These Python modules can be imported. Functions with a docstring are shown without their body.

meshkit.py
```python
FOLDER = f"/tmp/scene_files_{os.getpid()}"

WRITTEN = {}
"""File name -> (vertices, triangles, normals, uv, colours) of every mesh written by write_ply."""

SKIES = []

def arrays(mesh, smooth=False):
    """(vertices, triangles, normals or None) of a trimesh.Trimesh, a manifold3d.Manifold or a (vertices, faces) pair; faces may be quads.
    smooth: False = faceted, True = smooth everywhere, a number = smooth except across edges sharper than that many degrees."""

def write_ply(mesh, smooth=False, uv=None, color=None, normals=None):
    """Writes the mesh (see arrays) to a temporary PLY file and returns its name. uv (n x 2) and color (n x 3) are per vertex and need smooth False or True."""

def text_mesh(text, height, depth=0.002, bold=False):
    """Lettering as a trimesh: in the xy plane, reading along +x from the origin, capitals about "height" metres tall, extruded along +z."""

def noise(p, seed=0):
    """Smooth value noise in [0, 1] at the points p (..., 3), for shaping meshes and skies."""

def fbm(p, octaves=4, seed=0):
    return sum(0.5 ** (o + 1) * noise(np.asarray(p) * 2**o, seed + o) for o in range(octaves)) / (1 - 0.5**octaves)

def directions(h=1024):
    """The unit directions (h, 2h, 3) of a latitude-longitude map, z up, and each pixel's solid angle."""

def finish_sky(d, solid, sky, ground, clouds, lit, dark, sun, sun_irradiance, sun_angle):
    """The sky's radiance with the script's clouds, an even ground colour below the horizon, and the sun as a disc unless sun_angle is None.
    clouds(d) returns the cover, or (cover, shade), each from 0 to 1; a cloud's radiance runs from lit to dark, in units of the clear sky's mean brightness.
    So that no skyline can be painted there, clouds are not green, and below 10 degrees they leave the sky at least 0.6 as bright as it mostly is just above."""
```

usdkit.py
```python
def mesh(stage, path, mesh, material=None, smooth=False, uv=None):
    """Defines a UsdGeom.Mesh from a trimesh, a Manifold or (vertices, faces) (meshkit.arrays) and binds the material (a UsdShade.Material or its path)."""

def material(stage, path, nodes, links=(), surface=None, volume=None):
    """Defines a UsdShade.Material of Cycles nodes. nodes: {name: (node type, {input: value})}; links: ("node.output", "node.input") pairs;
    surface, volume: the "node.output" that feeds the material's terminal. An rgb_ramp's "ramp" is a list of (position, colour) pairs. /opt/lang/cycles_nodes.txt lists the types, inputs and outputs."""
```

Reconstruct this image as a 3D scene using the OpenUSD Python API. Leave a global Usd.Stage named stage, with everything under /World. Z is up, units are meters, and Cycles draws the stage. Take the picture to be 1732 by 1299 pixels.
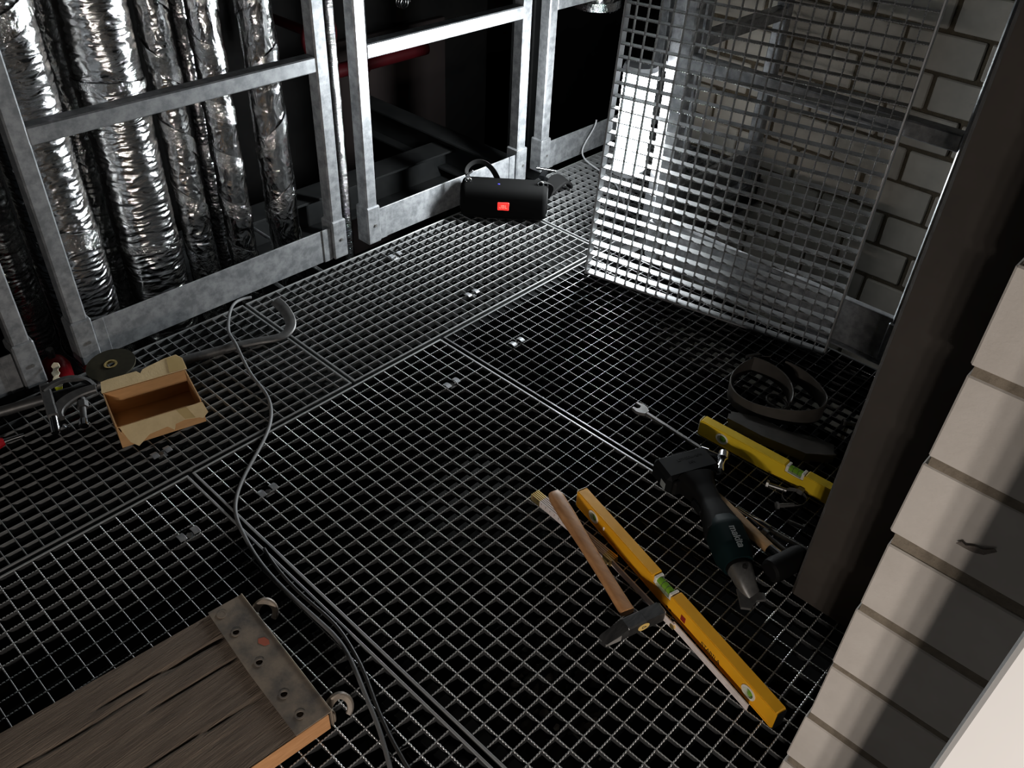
import math
import numpy as np
import trimesh
from scipy.spatial import ConvexHull
import usdkit
from shapely.geometry import Polygon, Point
import meshkit
from meshkit import noise, fbm, text_mesh
from pxr import Usd, UsdGeom, UsdLux, UsdShade, Sdf, Gf, Vt

stage = Usd.Stage.CreateInMemory()
UsdGeom.SetStageUpAxis(stage, UsdGeom.Tokens.z)
UsdGeom.SetStageMetersPerUnit(stage, 1.0)
UsdGeom.Xform.Define(stage, '/World')
UsdGeom.Scope.Define(stage, '/World/Looks')

# ------------------------------------------------------------------ camera
CR = (0.6861931, -0.72625837, 0.04108291)
CU = (0.42813509, 0.44888524, 0.78434839)
CF = (0.58808109, 0.52062541, -0.61895865)
cam = UsdGeom.Camera.Define(stage, '/World/camera')
cam.CreateHorizontalApertureAttr(36.0)
cam.CreateVerticalApertureAttr(27.0)
cam.CreateFocalLengthAttr(36.0 * 1435.2 / 1732.0)
cam.CreateClippingRangeAttr(Gf.Vec2f(0.02, 60))
cam.AddTransformOp().Set(Gf.Matrix4d(*CR, 0, *CU, 0, -CF[0], -CF[1], -CF[2], 0, 0, 0, 1.32, 1))
cam.CreateExposureAttr(0.0)

# ------------------------------------------------------------------ light
dome = UsdLux.DomeLight.Define(stage, '/World/sky')
dome.CreateIntensityAttr(0.0012)
dome.CreateColorAttr(Gf.Vec3f(0.8, 0.9, 1.0))
LAMP_STRENGTH = 290.0
# a low row of work lights behind the camera, near the doorway
for k, (ly, pw) in enumerate(((-0.190, 0.82), (-0.240, 0.82), (-0.290, 0.82), (-0.45, 0.75), (-0.60, 0.75), (-0.75, 0.75))):
    s = UsdLux.SphereLight.Define(stage, '/World/work_light' + ('' if k == 0 else '_%03d' % k))
    s.CreateRadiusAttr(0.015)
    s.CreateIntensityAttr(1400.0 * pw)
    s.CreateColorAttr(Gf.Vec3f(1.0, 0.91, 0.83))
    s.AddTranslateOp().Set(Gf.Vec3d(-0.45, ly, 0.44))

# ------------------------------------------------------------------ helpers
_taken = set()
_loc = {}


def path_for(parent, name):
    p = '%s/%s' % (parent, name)
    k = 0
    while p in _taken:
        k += 1
        p = '%s/%s_%03d' % (parent, name, k)
    _taken.add(p)
    return p


def props(prim, label=None, cat=None, group=None, kind=None):
    for k, v in (('label', label), ('category', cat), ('group', group), ('kind', kind)):
        if v:
            prim.SetCustomDataByKey(k, v)


def thing(name, label, cat, loc=(0, 0, 0), group=None, rot=None, kind=None):
    """An Xform at the thing's base. rot: 3x3 rows = local axes in world."""
    p = path_for('/World', name)
    x = UsdGeom.Xform.Define(stage, p)
    if rot is None:
        x.AddTranslateOp().Set(Gf.Vec3d(*map(float, loc)))
        _loc[p] = np.array(loc, float)
    else:
        a = np.asarray(rot, float)
        x.AddTransformOp().Set(Gf.Matrix4d(*a[0], 0, *a[1], 0, *a[2], 0, *map(float, loc), 1))
        _loc[p] = np.zeros(3)
    props(x.GetPrim(), label, cat, group, kind)
    return p


def base_of(parent):
    while parent not in _loc:
        parent = parent.rpartition('/')[0]
        if parent in ('', '/World'):
            return np.zeros(3)
    return _loc[parent]


def obj(name, mesh, mat, parent='/World', smooth=False, label=None, cat=None, group=None, kind=None):
    p = path_for(parent, name)
    v, f, n = meshkit.arrays(mesh, False)
    off = base_of(parent)
    usdkit.mesh(stage, p, (v - off, f), M[mat], smooth)
    props(stage.GetPrimAtPath(p), label, cat, group, kind)
    return p


def dup(src, label, loc, rot=None, group=None):
    name = src.rpartition('/')[2]
    q = path_for('/World', name)
    x = UsdGeom.Xform.Define(stage, q)
    a = np.eye(3) if rot is None else np.asarray(rot, float)
    x.GetPrim().GetReferences().AddInternalReference(src)
    x.ClearXformOpOrder()
    op = x.AddTransformOp(opSuffix='place')
    op.Set(Gf.Matrix4d(*a[0], 0, *a[1], 0, *a[2], 0, *map(float, loc), 1))
    x.SetXformOpOrder([op])
    was = stage.GetPrimAtPath(src).GetCustomData()
    props(x.GetPrim(), label, was.get('category'), group or was.get('group'))
    x.GetPrim().SetInstanceable(True)
    return q


def cat(*ms):
    return trimesh.util.concatenate([m if isinstance(m, trimesh.Trimesh) else trimesh.Trimesh(*meshkit.arrays(m)[:2], process=False) for m in ms])


def hull(pts):
    pts = np.asarray(pts, float)
    m = trimesh.Trimesh(pts, ConvexHull(pts).simplices, process=True)
    m.fix_normals()
    return m


def cbox(lo, hi, c=0.0):
    """Box from lo to hi with chamfered edges."""
    lo, hi = np.minimum(lo, hi).astype(float), np.maximum(lo, hi).astype(float)
    s, m = (hi - lo) / 2, (hi + lo) / 2
    if c <= 0:
        b = trimesh.creation.box(extents=hi - lo)
        b.apply_translation(m)
        return b
    c = min(c, s.min() * 0.8)
    pts = []
    for i in range(3):
        for sx in (-1, 1):
            for sy in (-1, 1):
                for sz in (-1, 1):
                    q = np.array([sx, sy, sz]) * (s - c)
                    q[i] = (sx, sy, sz)[i] * s[i]
                    pts.append(q + m)
    return hull(pts)


def rot_to(m, ax, ay, az, o):
    """local (x,y,z) -> o + x*ax + y*ay + z*az"""
    m = m.copy()
    a = np.array([ax, ay, az], float)
    m.vertices = np.asarray(m.vertices) @ a + np.asarray(o, float)
    if np.linalg.det(a) < 0:
        m.invert()
    return m


def unit(v):
    v = np.asarray(v, float)
    return v / np.linalg.norm(v)


def spline(pts, n):
    from scipy.interpolate import CubicSpline
    pts = np.asarray(pts, float)
    t = np.r_[0, np.cumsum(np.linalg.norm(np.diff(pts, axis=0), axis=1))]
    return CubicSpline(t, pts)(np.linspace(0, t[-1], n))


def sweep(pts, prof, up=(0, 0, 1), cap=True):
    """Sweep a closed 2D profile (k,2) or per-point profiles along pts."""
    pts = np.asarray(pts, float)
    n = len(pts)
    T = np.gradient(pts, axis=0)
    T /= np.linalg.norm(T, axis=1)[:, None]
    u = np.asarray(up, float)
    u = unit(u - T[0] * (u @ T[0])) if abs(u @ T[0]) < 0.95 else unit(np.cross(T[0], [1, 0.3, 0.2]))
    V = []
    for i in range(n):
        u = unit(u - T[i] * (u @ T[i]))
        w = np.cross(T[i], u)
        pr = prof[i] if isinstance(prof, list) else prof
        V.append(pts[i] + pr[:, :1] * w + pr[:, 1:] * u)
    k = len(V[0])
    V = np.vstack(V)
    F = []
    for i in range(n - 1):
        a = i * k + np.arange(k)
        b = i * k + (np.arange(k) + 1) % k
        F += [np.c_[a, b, b + k], np.c_[a, b + k, a + k]]
    if cap:
        V = np.vstack([V, pts[0], pts[-1]])
        a, b = np.arange(k), (np.arange(k) + 1) % k
        F += [np.c_[b, a, np.full(k, n * k)], np.c_[a + (n - 1) * k, b + (n - 1) * k, np.full(k, n * k + 1)]]
    m = trimesh.Trimesh(V, np.vstack(F), process=False)
    m.fix_normals()
    return m


def circ(r, n=10):
    a = np.arange(n) / n * 2 * np.pi
    return np.c_[np.cos(a), np.sin(a)] * r


def rrect(w, h, c):
    w, h = w / 2, h / 2
    return np.array([(w - c, -h), (w, -h + c), (w, h - c), (w - c, h), (-w + c, h), (-w, h - c), (-w, -h + c), (-w + c, -h)])


def tube(pts, r, n=10, cap=True):
    pts = np.asarray(pts, float)
    if np.ndim(r):
        return sweep(pts, [circ(x, n) for x in r], cap=cap)
    return sweep(pts, circ(r, n), cap=cap)


def rod(a, b, r, n=16, r2=None):
    a, b = np.asarray(a, float), np.asarray(b, float)
    return tube([a, (a + b) / 2, b], [r, (r + (r if r2 is None else r2)) / 2, r if r2 is None else r2], n)


def bar(a, b, w, h, up=(0, 0, 1), c=0.001):
    a, b = np.asarray(a, float), np.asarray(b, float)
    return sweep([a, (a + b) / 2, b], rrect(w, h, c), up)


def plate_holes(outer, holes, z0, z1):
    from shapely.geometry import Polygon
    return extr(Polygon(outer, holes), z0, z1)


def extr(poly, z0, z1):
    m = trimesh.creation.extrude_polygon(poly, z1 - z0, engine='earcut')
    m.apply_translation([0, 0, z0])
    return m


# ------------------------------------------------------------------ materials
M = {}


def mat(name, c1, c2=None, rough=0.5, metal=0.0, scale=30.0, stretch=(1, 1, 1), detail=5.0, bump=0.0, bscale=None, bdist=0.001, r2=None, spec=0.5, pos=(0.3, 0.7), coat=0.0, rotv=(0, 0, 0), local=False, **extra):
    n = {'g': ('texture_coordinate', {}) if local else ('geometry', {}),
         'p': ('principled_bsdf', {'metallic': metal, 'roughness': rough, 'specular_ior_level': spec, 'base_color': c1, 'coat_weight': coat, **extra})}
    src = 'g.object' if local else 'g.position'
    L = []
    if c2 is not None or bump or r2 is not None:
        n['m'] = ('mapping', {'scale': stretch, 'rotation': rotv})
        n['t'] = ('noise_texture', {'scale': scale, 'detail': detail, 'roughness': 0.6})
        L += [(src, 'm.vector'), ('m.vector', 't.vector')]
    if c2 is not None:
        n['r'] = ('rgb_ramp', {'ramp': [(0, c1), (pos[0], c1), (pos[1], c2), (1, c2)]})
        L += [('t.fac', 'r.fac'), ('r.color', 'p.base_color')]
    if r2 is not None:
        n['rr'] = ('rgb_ramp', {'ramp': [(0.25, (rough,) * 3), (0.75, (r2,) * 3)]})
        L += [('t.fac', 'rr.fac'), ('rr.color', 'p.roughness')]
    if bump:
        n['t2'] = ('noise_texture', {'scale': bscale or scale * 3, 'detail': 4.0, 'roughness': 0.6})
        n['b'] = ('bump', {'strength': bump, 'distance': bdist})
        L += [('m.vector', 't2.vector'), ('t2.fac', 'b.height'), ('b.normal', 'p.normal')]
    M[name] = usdkit.material(stage, '/World/Looks/' + name, n, L, surface='p.BSDF')


mat('galvanised', (0.20, 0.21, 0.22), (0.37, 0.38, 0.395), 0.46, 0.55, 38, detail=7.0, bump=0.12, bscale=150, r2=0.34, pos=(0.38, 0.64))
mat('grating_steel', (0.30, 0.31, 0.315), (0.44, 0.45, 0.46), 0.42, 0.62, 25, bump=0.1, bscale=300)
mat('grating_steel_dull', (0.24, 0.245, 0.245), (0.35, 0.355, 0.36), 0.44, 0.88, 25, bump=0.1, bscale=300)
mat('dark_steel', (0.020, 0.022, 0.023), (0.035, 0.036, 0.036), 0.6, 0.2, 12, spec=0.25)
mat('black_iron', (0.05, 0.05, 0.052), (0.10, 0.095, 0.09), 0.42, 0.6, 60)
mat('worn_steel', (0.20, 0.20, 0.20), (0.32, 0.315, 0.30), 0.42, 0.85, 60, bump=0.1)
mat('tool_iron', (0.075, 0.075, 0.077), (0.13, 0.128, 0.125), 0.5, 0.6, 50, bump=0.2, bscale=120, spec=0.3)
mat('chrome', (0.75, 0.76, 0.78), None, 0.16, 1.0)
mat('dull_silver', (0.13, 0.13, 0.128), (0.19, 0.188, 0.184), 0.5, 0.6, 90)
mat('brick_white', (0.62, 0.57, 0.52), (0.70, 0.65, 0.60), 0.85, 0, 14, bump=0.35, bscale=140, bdist=0.002)
mat('brick_pale', (0.46, 0.43, 0.37), (0.55, 0.515, 0.45), 0.85, 0, 16, bump=0.35, bscale=140, bdist=0.002)
mat('brick_grey', (0.41, 0.385, 0.335), (0.51, 0.48, 0.42), 0.85, 0, 12, bump=0.35, bscale=140, bdist=0.002)
mat('stain_brown', (0.16, 0.13, 0.11), (0.30, 0.26, 0.23), 0.9, 0, 90)
mat('mortar', (0.085, 0.068, 0.044), (0.125, 0.10, 0.066), 0.95, 0, 60, bump=0.8, bscale=120, bdist=0.004)
mat('mortar_light', (0.20, 0.165, 0.125), (0.28, 0.235, 0.18), 0.95, 0, 60, bump=0.8, bscale=120, bdist=0.004)
mat('plaster_brown', (0.038, 0.032, 0.027), (0.056, 0.047, 0.040), 0.9, 0, 7, bump=0.4, bscale=60, bdist=0.003)
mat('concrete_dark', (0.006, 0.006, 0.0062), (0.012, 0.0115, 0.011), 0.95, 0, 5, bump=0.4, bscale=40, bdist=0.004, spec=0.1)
mat('concrete_slab', (0.014, 0.014, 0.0135), (0.03, 0.029, 0.027), 0.9, 0, 9, bump=0.5, bscale=60, bdist=0.005)
mat('wall_lit_patch', (0.028, 0.022, 0.021), (0.036, 0.028, 0.027), 0.9, 0, 3, spec=0.1)  # paler tone stands for lamplight falling on the back wall
mat('rubble', (0.07, 0.07, 0.065), (0.20, 0.19, 0.165), 0.9, 0, 40)
mat('rubble_pale', (0.22, 0.21, 0.18), (0.36, 0.34, 0.30), 0.8, 0, 60)
mat('red_paint', (0.045, 0.002, 0.004), (0.035, 0.002, 0.003), 0.5, 0, 20, spec=0.2)
mat('red_plastic', (0.30, 0.006, 0.012), None, 0.4, spec=0.3)
mat('door_white', (0.56, 0.555, 0.55), (0.59, 0.585, 0.58), 0.5, 0, 3)
mat('cardboard', (0.42, 0.235, 0.10), (0.50, 0.285, 0.125), 0.85, 0, 25, (1, 1, 4), bump=0.15, bscale=200)
mat('cardboard_torn', (0.55, 0.43, 0.24), (0.66, 0.53, 0.31), 0.9, 0, 40, bump=0.4, bscale=160)
mat('packing_tape', (0.44, 0.33, 0.15), (0.50, 0.38, 0.18), 0.32, 0, 30)
mat('cable_grey', (0.12, 0.122, 0.124), None, 0.55, spec=0.3)
mat('cable_white', (0.30, 0.305, 0.315), None, 0.5, spec=0.3)
mat('cable_black', (0.02, 0.02, 0.02), None, 0.5)
mat('plank_wood', (0.085, 0.062, 0.046), (0.19, 0.145, 0.108), 0.85, 0, 9, (1.2, 16, 16), bump=0.7, bscale=26, bdist=0.004, pos=(0.3, 0.75), rotv=(0, 0, 0.087))
mat('plank_edge', (0.40, 0.19, 0.075), (0.52, 0.27, 0.12), 0.75, 0, 14, (1.5, 14, 14), bump=0.4, bscale=40, pos=(0.3, 0.7))
mat('rusty_plate', (0.14, 0.125, 0.112), (0.30, 0.245, 0.19), 0.55, 0.35, 24, detail=8, bump=0.4, bscale=90, pos=(0.36, 0.62))
mat('paint_red_smear', (0.36, 0.09, 0.05), None, 0.7)
mat('handle_wood', (0.36, 0.165, 0.065), (0.56, 0.29, 0.125), 0.5, 0, 20, (5, 1.3, 5), bump=0.15, bscale=40)
mat('handle_wood_old', (0.30, 0.17, 0.075), (0.42, 0.26, 0.125), 0.6, 0, 20, (5, 1.3, 5))
mat('hammer_steel', (0.07, 0.07, 0.072), (0.14, 0.14, 0.14), 0.38, 0.75, 40, (1, 4, 1), bump=0.15, bscale=120)
mat('hammer_bright', (0.34, 0.33, 0.32), (0.50, 0.49, 0.47), 0.42, 0.45, 50, (1, 1, 5))
mat('sticker_orange', (0.86, 0.60, 0.20), None, 0.4)
mat('print_black', (0.02, 0.018, 0.016), None, 0.5)
mat('print_red', (0.25, 0.02, 0.015), None, 0.5)
mat('print_white', (0.8, 0.8, 0.8), None, 0.5)
mat('print_grey', (0.20, 0.22, 0.22), None, 0.6, spec=0.2)
mat('level_yellow', (0.80, 0.37, 0.012), (0.86, 0.43, 0.02), 0.38, 0, 12, bump=0.05, bscale=300)
mat('level_yellow_cool', (0.74, 0.50, 0.02), (0.80, 0.56, 0.03), 0.4, 0, 12)
mat('vial_green', (0.16, 0.34, 0.03), None, 0.12, 0, coat=0.6)
mat('vial_frame', (0.72, 0.70, 0.62), None, 0.35)
mat('rule_white', (0.66, 0.58, 0.56), (0.80, 0.72, 0.69), 0.6, 0, 120)
mat('brass', (0.95, 0.72, 0.30), None, 0.30, 0.9)
mat('speaker_cloth', (0.0025, 0.0025, 0.0025), (0.004, 0.004, 0.004), 0.95, 0, 400, spec=0.04)
mat('black_rubber', (0.006, 0.006, 0.006), None, 0.65, spec=0.08)
mat('black_plastic', (0.005, 0.0055, 0.006), None, 0.6, spec=0.08)
mat('tool_teal', (0.003, 0.011, 0.012), None, 0.62, spec=0.08)
mat('strap_black', (0.008, 0.008, 0.008), None, 0.8, spec=0.12)
mat('leather_dark', (0.040, 0.036, 0.032), (0.062, 0.055, 0.048), 0.5, 0, 30, bump=0.3, bscale=120)
mat('disc_olive', (0.035, 0.032, 0.020), (0.05, 0.045, 0.028), 0.75, 0, 80, spec=0.2)
mat('tag_white', (0.75, 0.72, 0.60), (0.55, 0.47, 0.30), 0.6, 0, 120)
mat('tag_yellow', (0.85, 0.85, 0.02), None, 0.5)
mat('lamp_case', (0.30, 0.31, 0.32), None, 0.4)
mat('led_blue', (0.02, 0.02, 0.2), None, 0.4, emission_color=(0.12, 0.12, 1.0), emission_strength=0.35)
mat('badge_red', (0.6, 0.02, 0.02), None, 0.35, emission_color=(1.0, 0.035, 0.025), emission_strength=0.9)  # badge is no lamp; its brightness is added as emission
mat('badge_letters', (0.8, 0.3, 0.25), None, 0.35, emission_color=(1.0, 0.16, 0.12), emission_strength=0.9)  # letters get the same added glow as the badge


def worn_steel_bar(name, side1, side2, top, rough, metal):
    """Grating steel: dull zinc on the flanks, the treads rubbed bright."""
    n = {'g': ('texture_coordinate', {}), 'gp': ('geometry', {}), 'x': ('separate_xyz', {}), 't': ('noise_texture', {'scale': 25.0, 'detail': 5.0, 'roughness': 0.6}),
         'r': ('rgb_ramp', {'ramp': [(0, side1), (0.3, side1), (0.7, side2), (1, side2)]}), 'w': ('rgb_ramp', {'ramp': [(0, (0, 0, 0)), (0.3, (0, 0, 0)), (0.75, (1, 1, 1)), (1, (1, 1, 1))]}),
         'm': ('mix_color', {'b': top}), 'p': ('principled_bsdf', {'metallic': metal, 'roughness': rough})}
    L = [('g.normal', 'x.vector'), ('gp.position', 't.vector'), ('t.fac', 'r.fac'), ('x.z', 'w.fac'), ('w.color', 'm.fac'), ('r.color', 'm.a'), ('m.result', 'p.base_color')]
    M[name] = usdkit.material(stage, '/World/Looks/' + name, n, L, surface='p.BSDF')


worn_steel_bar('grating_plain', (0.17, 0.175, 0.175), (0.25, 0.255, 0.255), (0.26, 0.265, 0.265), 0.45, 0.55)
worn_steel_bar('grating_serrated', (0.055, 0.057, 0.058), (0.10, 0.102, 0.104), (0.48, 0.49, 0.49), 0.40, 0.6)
worn_steel_bar('grating_serrated_dark', (0.045, 0.047, 0.048), (0.08, 0.082, 0.084), (0.27, 0.275, 0.278), 0.40, 0.78)  # same serrated steel, dimness around the tools put into its colour
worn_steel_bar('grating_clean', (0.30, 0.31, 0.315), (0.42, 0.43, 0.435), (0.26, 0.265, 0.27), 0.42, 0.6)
M['lamp_glow'] = usdkit.material(stage, '/World/Looks/lamp_glow', {'e': ('emission', {'color': (0.93, 0.98, 1.0), 'strength': LAMP_STRENGTH})}, [], surface='e.emission')
M['lamp_glow_side'] = usdkit.material(stage, '/World/Looks/lamp_glow_side', {'e': ('emission', {'color': (0.95, 0.98, 1.0), 'strength': LAMP_STRENGTH * 0.36})}, [], surface='e.emission')  # weaker emission made up for the side towards the brick wall


def foil(name, rotv, s1, s2, rough=0.15, tint=(0.86, 0.86, 0.86), k1=0.9, k2=0.55):
    n = {'g': ('geometry', {}), 'm': ('mapping', {'scale': s1, 'rotation': rotv}), 'm2': ('mapping', {'scale': s2, 'rotation': (rotv[1], rotv[0] + 0.6, 0.4)}),
         't': ('noise_texture', {'scale': 1.0, 'detail': 5.0, 'roughness': 0.62, 'distortion': 1.2}),
         't2': ('noise_texture', {'scale': 1.0, 'detail': 3.0, 'roughness': 0.6, 'distortion': 0.8}),
         'v': ('voronoi_texture', {'feature': 'distance_to_edge', 'scale': 0.55}),
         'h': ('math', {'math_type': 'multiply_add', 'value2': 0.55}),
         'b': ('bump', {'strength': k1, 'distance': 0.007}), 'b2': ('bump', {'strength': k2, 'distance': 0.003}),
         't3': ('noise_texture', {'scale': 6.0, 'detail': 3.0}),
         'r': ('rgb_ramp', {'ramp': [(0.3, tuple(0.8 * c for c in tint)), (0.7, tint)]}),
         'p': ('principled_bsdf', {'metallic': 1.0, 'roughness': rough})}
    L = [('g.position', 'm.vector'), ('g.position', 'm2.vector'), ('m.vector', 't.vector'), ('m2.vector', 't2.vector'), ('m.vector', 'v.vector'),
         ('v.distance', 'h.value1'), ('t.fac', 'h.value3'), ('h.value', 'b.height'), ('t2.fac', 'b2.height'), ('b.normal', 'b2.normal'), ('b2.normal', 'p.normal'),
         ('g.position', 't3.vector'), ('t3.fac', 'r.fac'), ('r.color', 'p.base_color')]
    M[name] = usdkit.material(stage, '/World/Looks/' + name, n, L, surface='p.BSDF')


foil('foil_rippled', (0.55, 0.4, 0), (24, 24, 75), (80, 80, 130), 0.13, k1=0.28, k2=0.10)
foil('foil_crumpled', (0.9, 0.5, 0.3), (36, 36, 52), (90, 90, 110), 0.12, k1=0.28, k2=0.10)
foil('foil_streaked', (0.25, 0.15, 0.5), (55, 55, 20), (100, 100, 60), 0.12, k1=0.25, k2=0.08)
foil('foil_fluted', (0.25, 0, 0), (6, 6, 260), (120, 120, 160), 0.12, k1=0.5, k2=0.2)
foil('foil_tape', (0.4, 0.4, 0.2), (30, 30, 30), (110, 110, 110), 0.10, (0.95, 0.95, 0.95), 0.6)

# ------------------------------------------------------------------ setting: walls, slabs, beams
rng = np.random.default_rng(7)


def brick_wall(name, x0, depth, ya, yb, rows, pitch, zoff, phase_odd, phase_even, mats, mortar, seed, blen=0.25, mdep=0.009, cham=0.004):
    """A wall in the plane x = x0 (face towards -x) from y=ya to y=yb; bricks are child meshes."""
    r = np.random.default_rng(seed)
    z0, z1 = zoff + pitch * rows[0], zoff + pitch * (rows[-1] + 1)
    w = thing(name, None, None, (x0, (ya + yb) / 2, z0), kind='structure')
    obj('mortar_bed', cbox((x0 + mdep, ya + 0.004, z0), (x0 + depth - 0.004, yb - 0.004, z1)), mortar, w)
    for k in rows:
        ph = phase_odd if k % 2 else phase_even
        ys = [yb] + [y for y in np.arange(ph + 12 * blen, ph - 24 * blen, -blen) if ya + 0.03 < y < yb - 0.03] + [ya]
        for a, b in zip(ys[1:], ys[:-1]):
            j = r.uniform(-0.0025, 0.0025, 6)
            g = 0.0065
            la = a + (g if a > ya else 0)
            lb = b - (g if b < yb else 0)
            if k < rows[0] - 1 or lb - la < 0.01:
                continue
            lo = (x0 + j[0], la + j[1], zoff + pitch * k + g + j[2])
            hi = (x0 + depth, lb + j[3], zoff + pitch * (k + 1) - g + j[4])
            b3 = cbox(lo, hi, cham)
            v = np.asarray(b3.vertices)
            v += (noise(v * 23 + seed, seed)[:, None] - 0.5) * np.array([0.003, 0.006, 0.006])
            b3.vertices = v
            obj('brick', b3, mats[r.integers(len(mats))], w)
    return w


PIER = brick_wall('wall_right', 0.80, 0.24, -0.75, 0.115, range(-1, 17), 0.124, 0.093, -0.135, -0.065, ['brick_white'], 'mortar_light', 3, mdep=0.0035, cham=0.002)
stain = Polygon([(0.052, 0.634), (0.0475, 0.6395), (0.043, 0.6375), (0.036, 0.642), (0.026, 0.6445), (0.018, 0.652), (0.015, 0.650), (0.024, 0.638), (0.034, 0.634), (0.043, 0.6335)])
_st = extr(stain, 0, 0.0012)
obj('stain', rot_to(_st, (0, 1, 0), (0, 0, 1), (-1, 0, 0), (0.7998, 0, 0)), 'stain_brown', PIER)
brick_wall('wall_end', 2.90, 0.20, 0.24, 1.70, range(-8, 9), 0.1225, 0.0, 0.86, 0.985, ['brick_pale', 'brick_grey', 'brick_pale'], 'mortar', 5)
obj('wall_inner', cbox((1.165, -0.75, 0.002), (1.29, 0.2835, 2.25), 0.006), 'plaster_brown', kind='structure')
obj('door_1', cbox((0.45, -0.90, 0.004), (0.488, -0.0265, 2.05), 0.003), 'door_white', kind='structure')
obj('floor', cbox((-1.6, -1.6, -0.14), (2.95, 0.105, -0.001)), 'concrete_slab', kind='structure')
obj('floor_lower', cbox((-1.6, 0.105, -0.52), (1.30, 1.34, -0.36)), 'concrete_slab', kind='structure')
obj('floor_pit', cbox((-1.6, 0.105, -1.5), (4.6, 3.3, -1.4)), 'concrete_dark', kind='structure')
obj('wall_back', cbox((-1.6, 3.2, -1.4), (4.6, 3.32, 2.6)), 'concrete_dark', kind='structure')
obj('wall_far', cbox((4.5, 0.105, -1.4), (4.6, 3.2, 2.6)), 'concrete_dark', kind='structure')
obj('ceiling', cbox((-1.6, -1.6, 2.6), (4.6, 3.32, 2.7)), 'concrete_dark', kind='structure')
# lit patch of back wall put in as paler colour, second railing bay
obj('lit_patch_1', cbox((2.30, 3.165, -0.9), (2.95, 3.199, 0.16), 0.004), 'wall_lit_patch', kind='structure')
obj('trim_2', cbox((2.96, 2.60, -1.4), (3.10, 2.74, 2.6), 0.006), 'dark_steel', kind='structure')


def ibeam(name, a, b, h=0.10, w=0.09, tw=0.007, tf=0.009, top=-0.034, mat_='dark_steel', label=None, group=None):
    a, b = np.array([*a, 0.0]), np.array([*b, 0.0])
    mid = (a + b) / 2
    t = thing(name, label, 'beam', (mid[0], mid[1], top - h), group)
    z = np.array([0, 0, 1.0])
    obj('top_flange', bar(a + z * (top - tf / 2), b + z * (top - tf / 2), w, tf), mat_, t)
    obj('web', bar(a + z * (top - h / 2), b + z * (top - h / 2), tw, h - 2 * tf), mat_, t)
    obj('bottom_flange', bar(a + z * (top - h + tf / 2), b + z * (top - h + tf / 2), w, tf), mat_, t)


J1 = 1.384
ibeam('support_beam', (-1.5, J1), (4.3, J1), label='long steel beam under the joint between the two rows of floor grating', mat_='grating_steel_dull')
for xj, lab in ((0.519, 'steel beam under the grating joint that the grey cable runs along'), (1.262, 'steel beam under the grating joint ending beneath the power tool'), (2.008, 'steel beam under the foot of the upright grating panel')):
    ibeam('support_beam', (xj, 0.11), (xj, J1 - 0.05), label=lab, mat_='grating_steel_dull', h=0.10)
for xj, lab in ((0.973, 'steel beam under the grating joint beside the crowbar hook'), (1.967, 'steel beam under the grating joint beside the black loudspeaker')):
    ibeam('support_beam', (xj, J1 + 0.05), (xj, 1.90), label=lab, mat_='grating_steel_dull', w=0.06)
ibeam('floor_beam', (1.05, 2.58), (2.46, 2.58), h=0.14, w=0.12, top=-0.15, label='low steel beam seen through the middle railing bay, running along the walkway', mat_='dark_steel')
ibeam('floor_beam', (2.40, 2.02), (2.40, 3.15), h=0.14, w=0.10, top=-0.10, label='dark steel beam running back from the toe board behind the loudspeaker', mat_='dark_steel')
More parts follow.
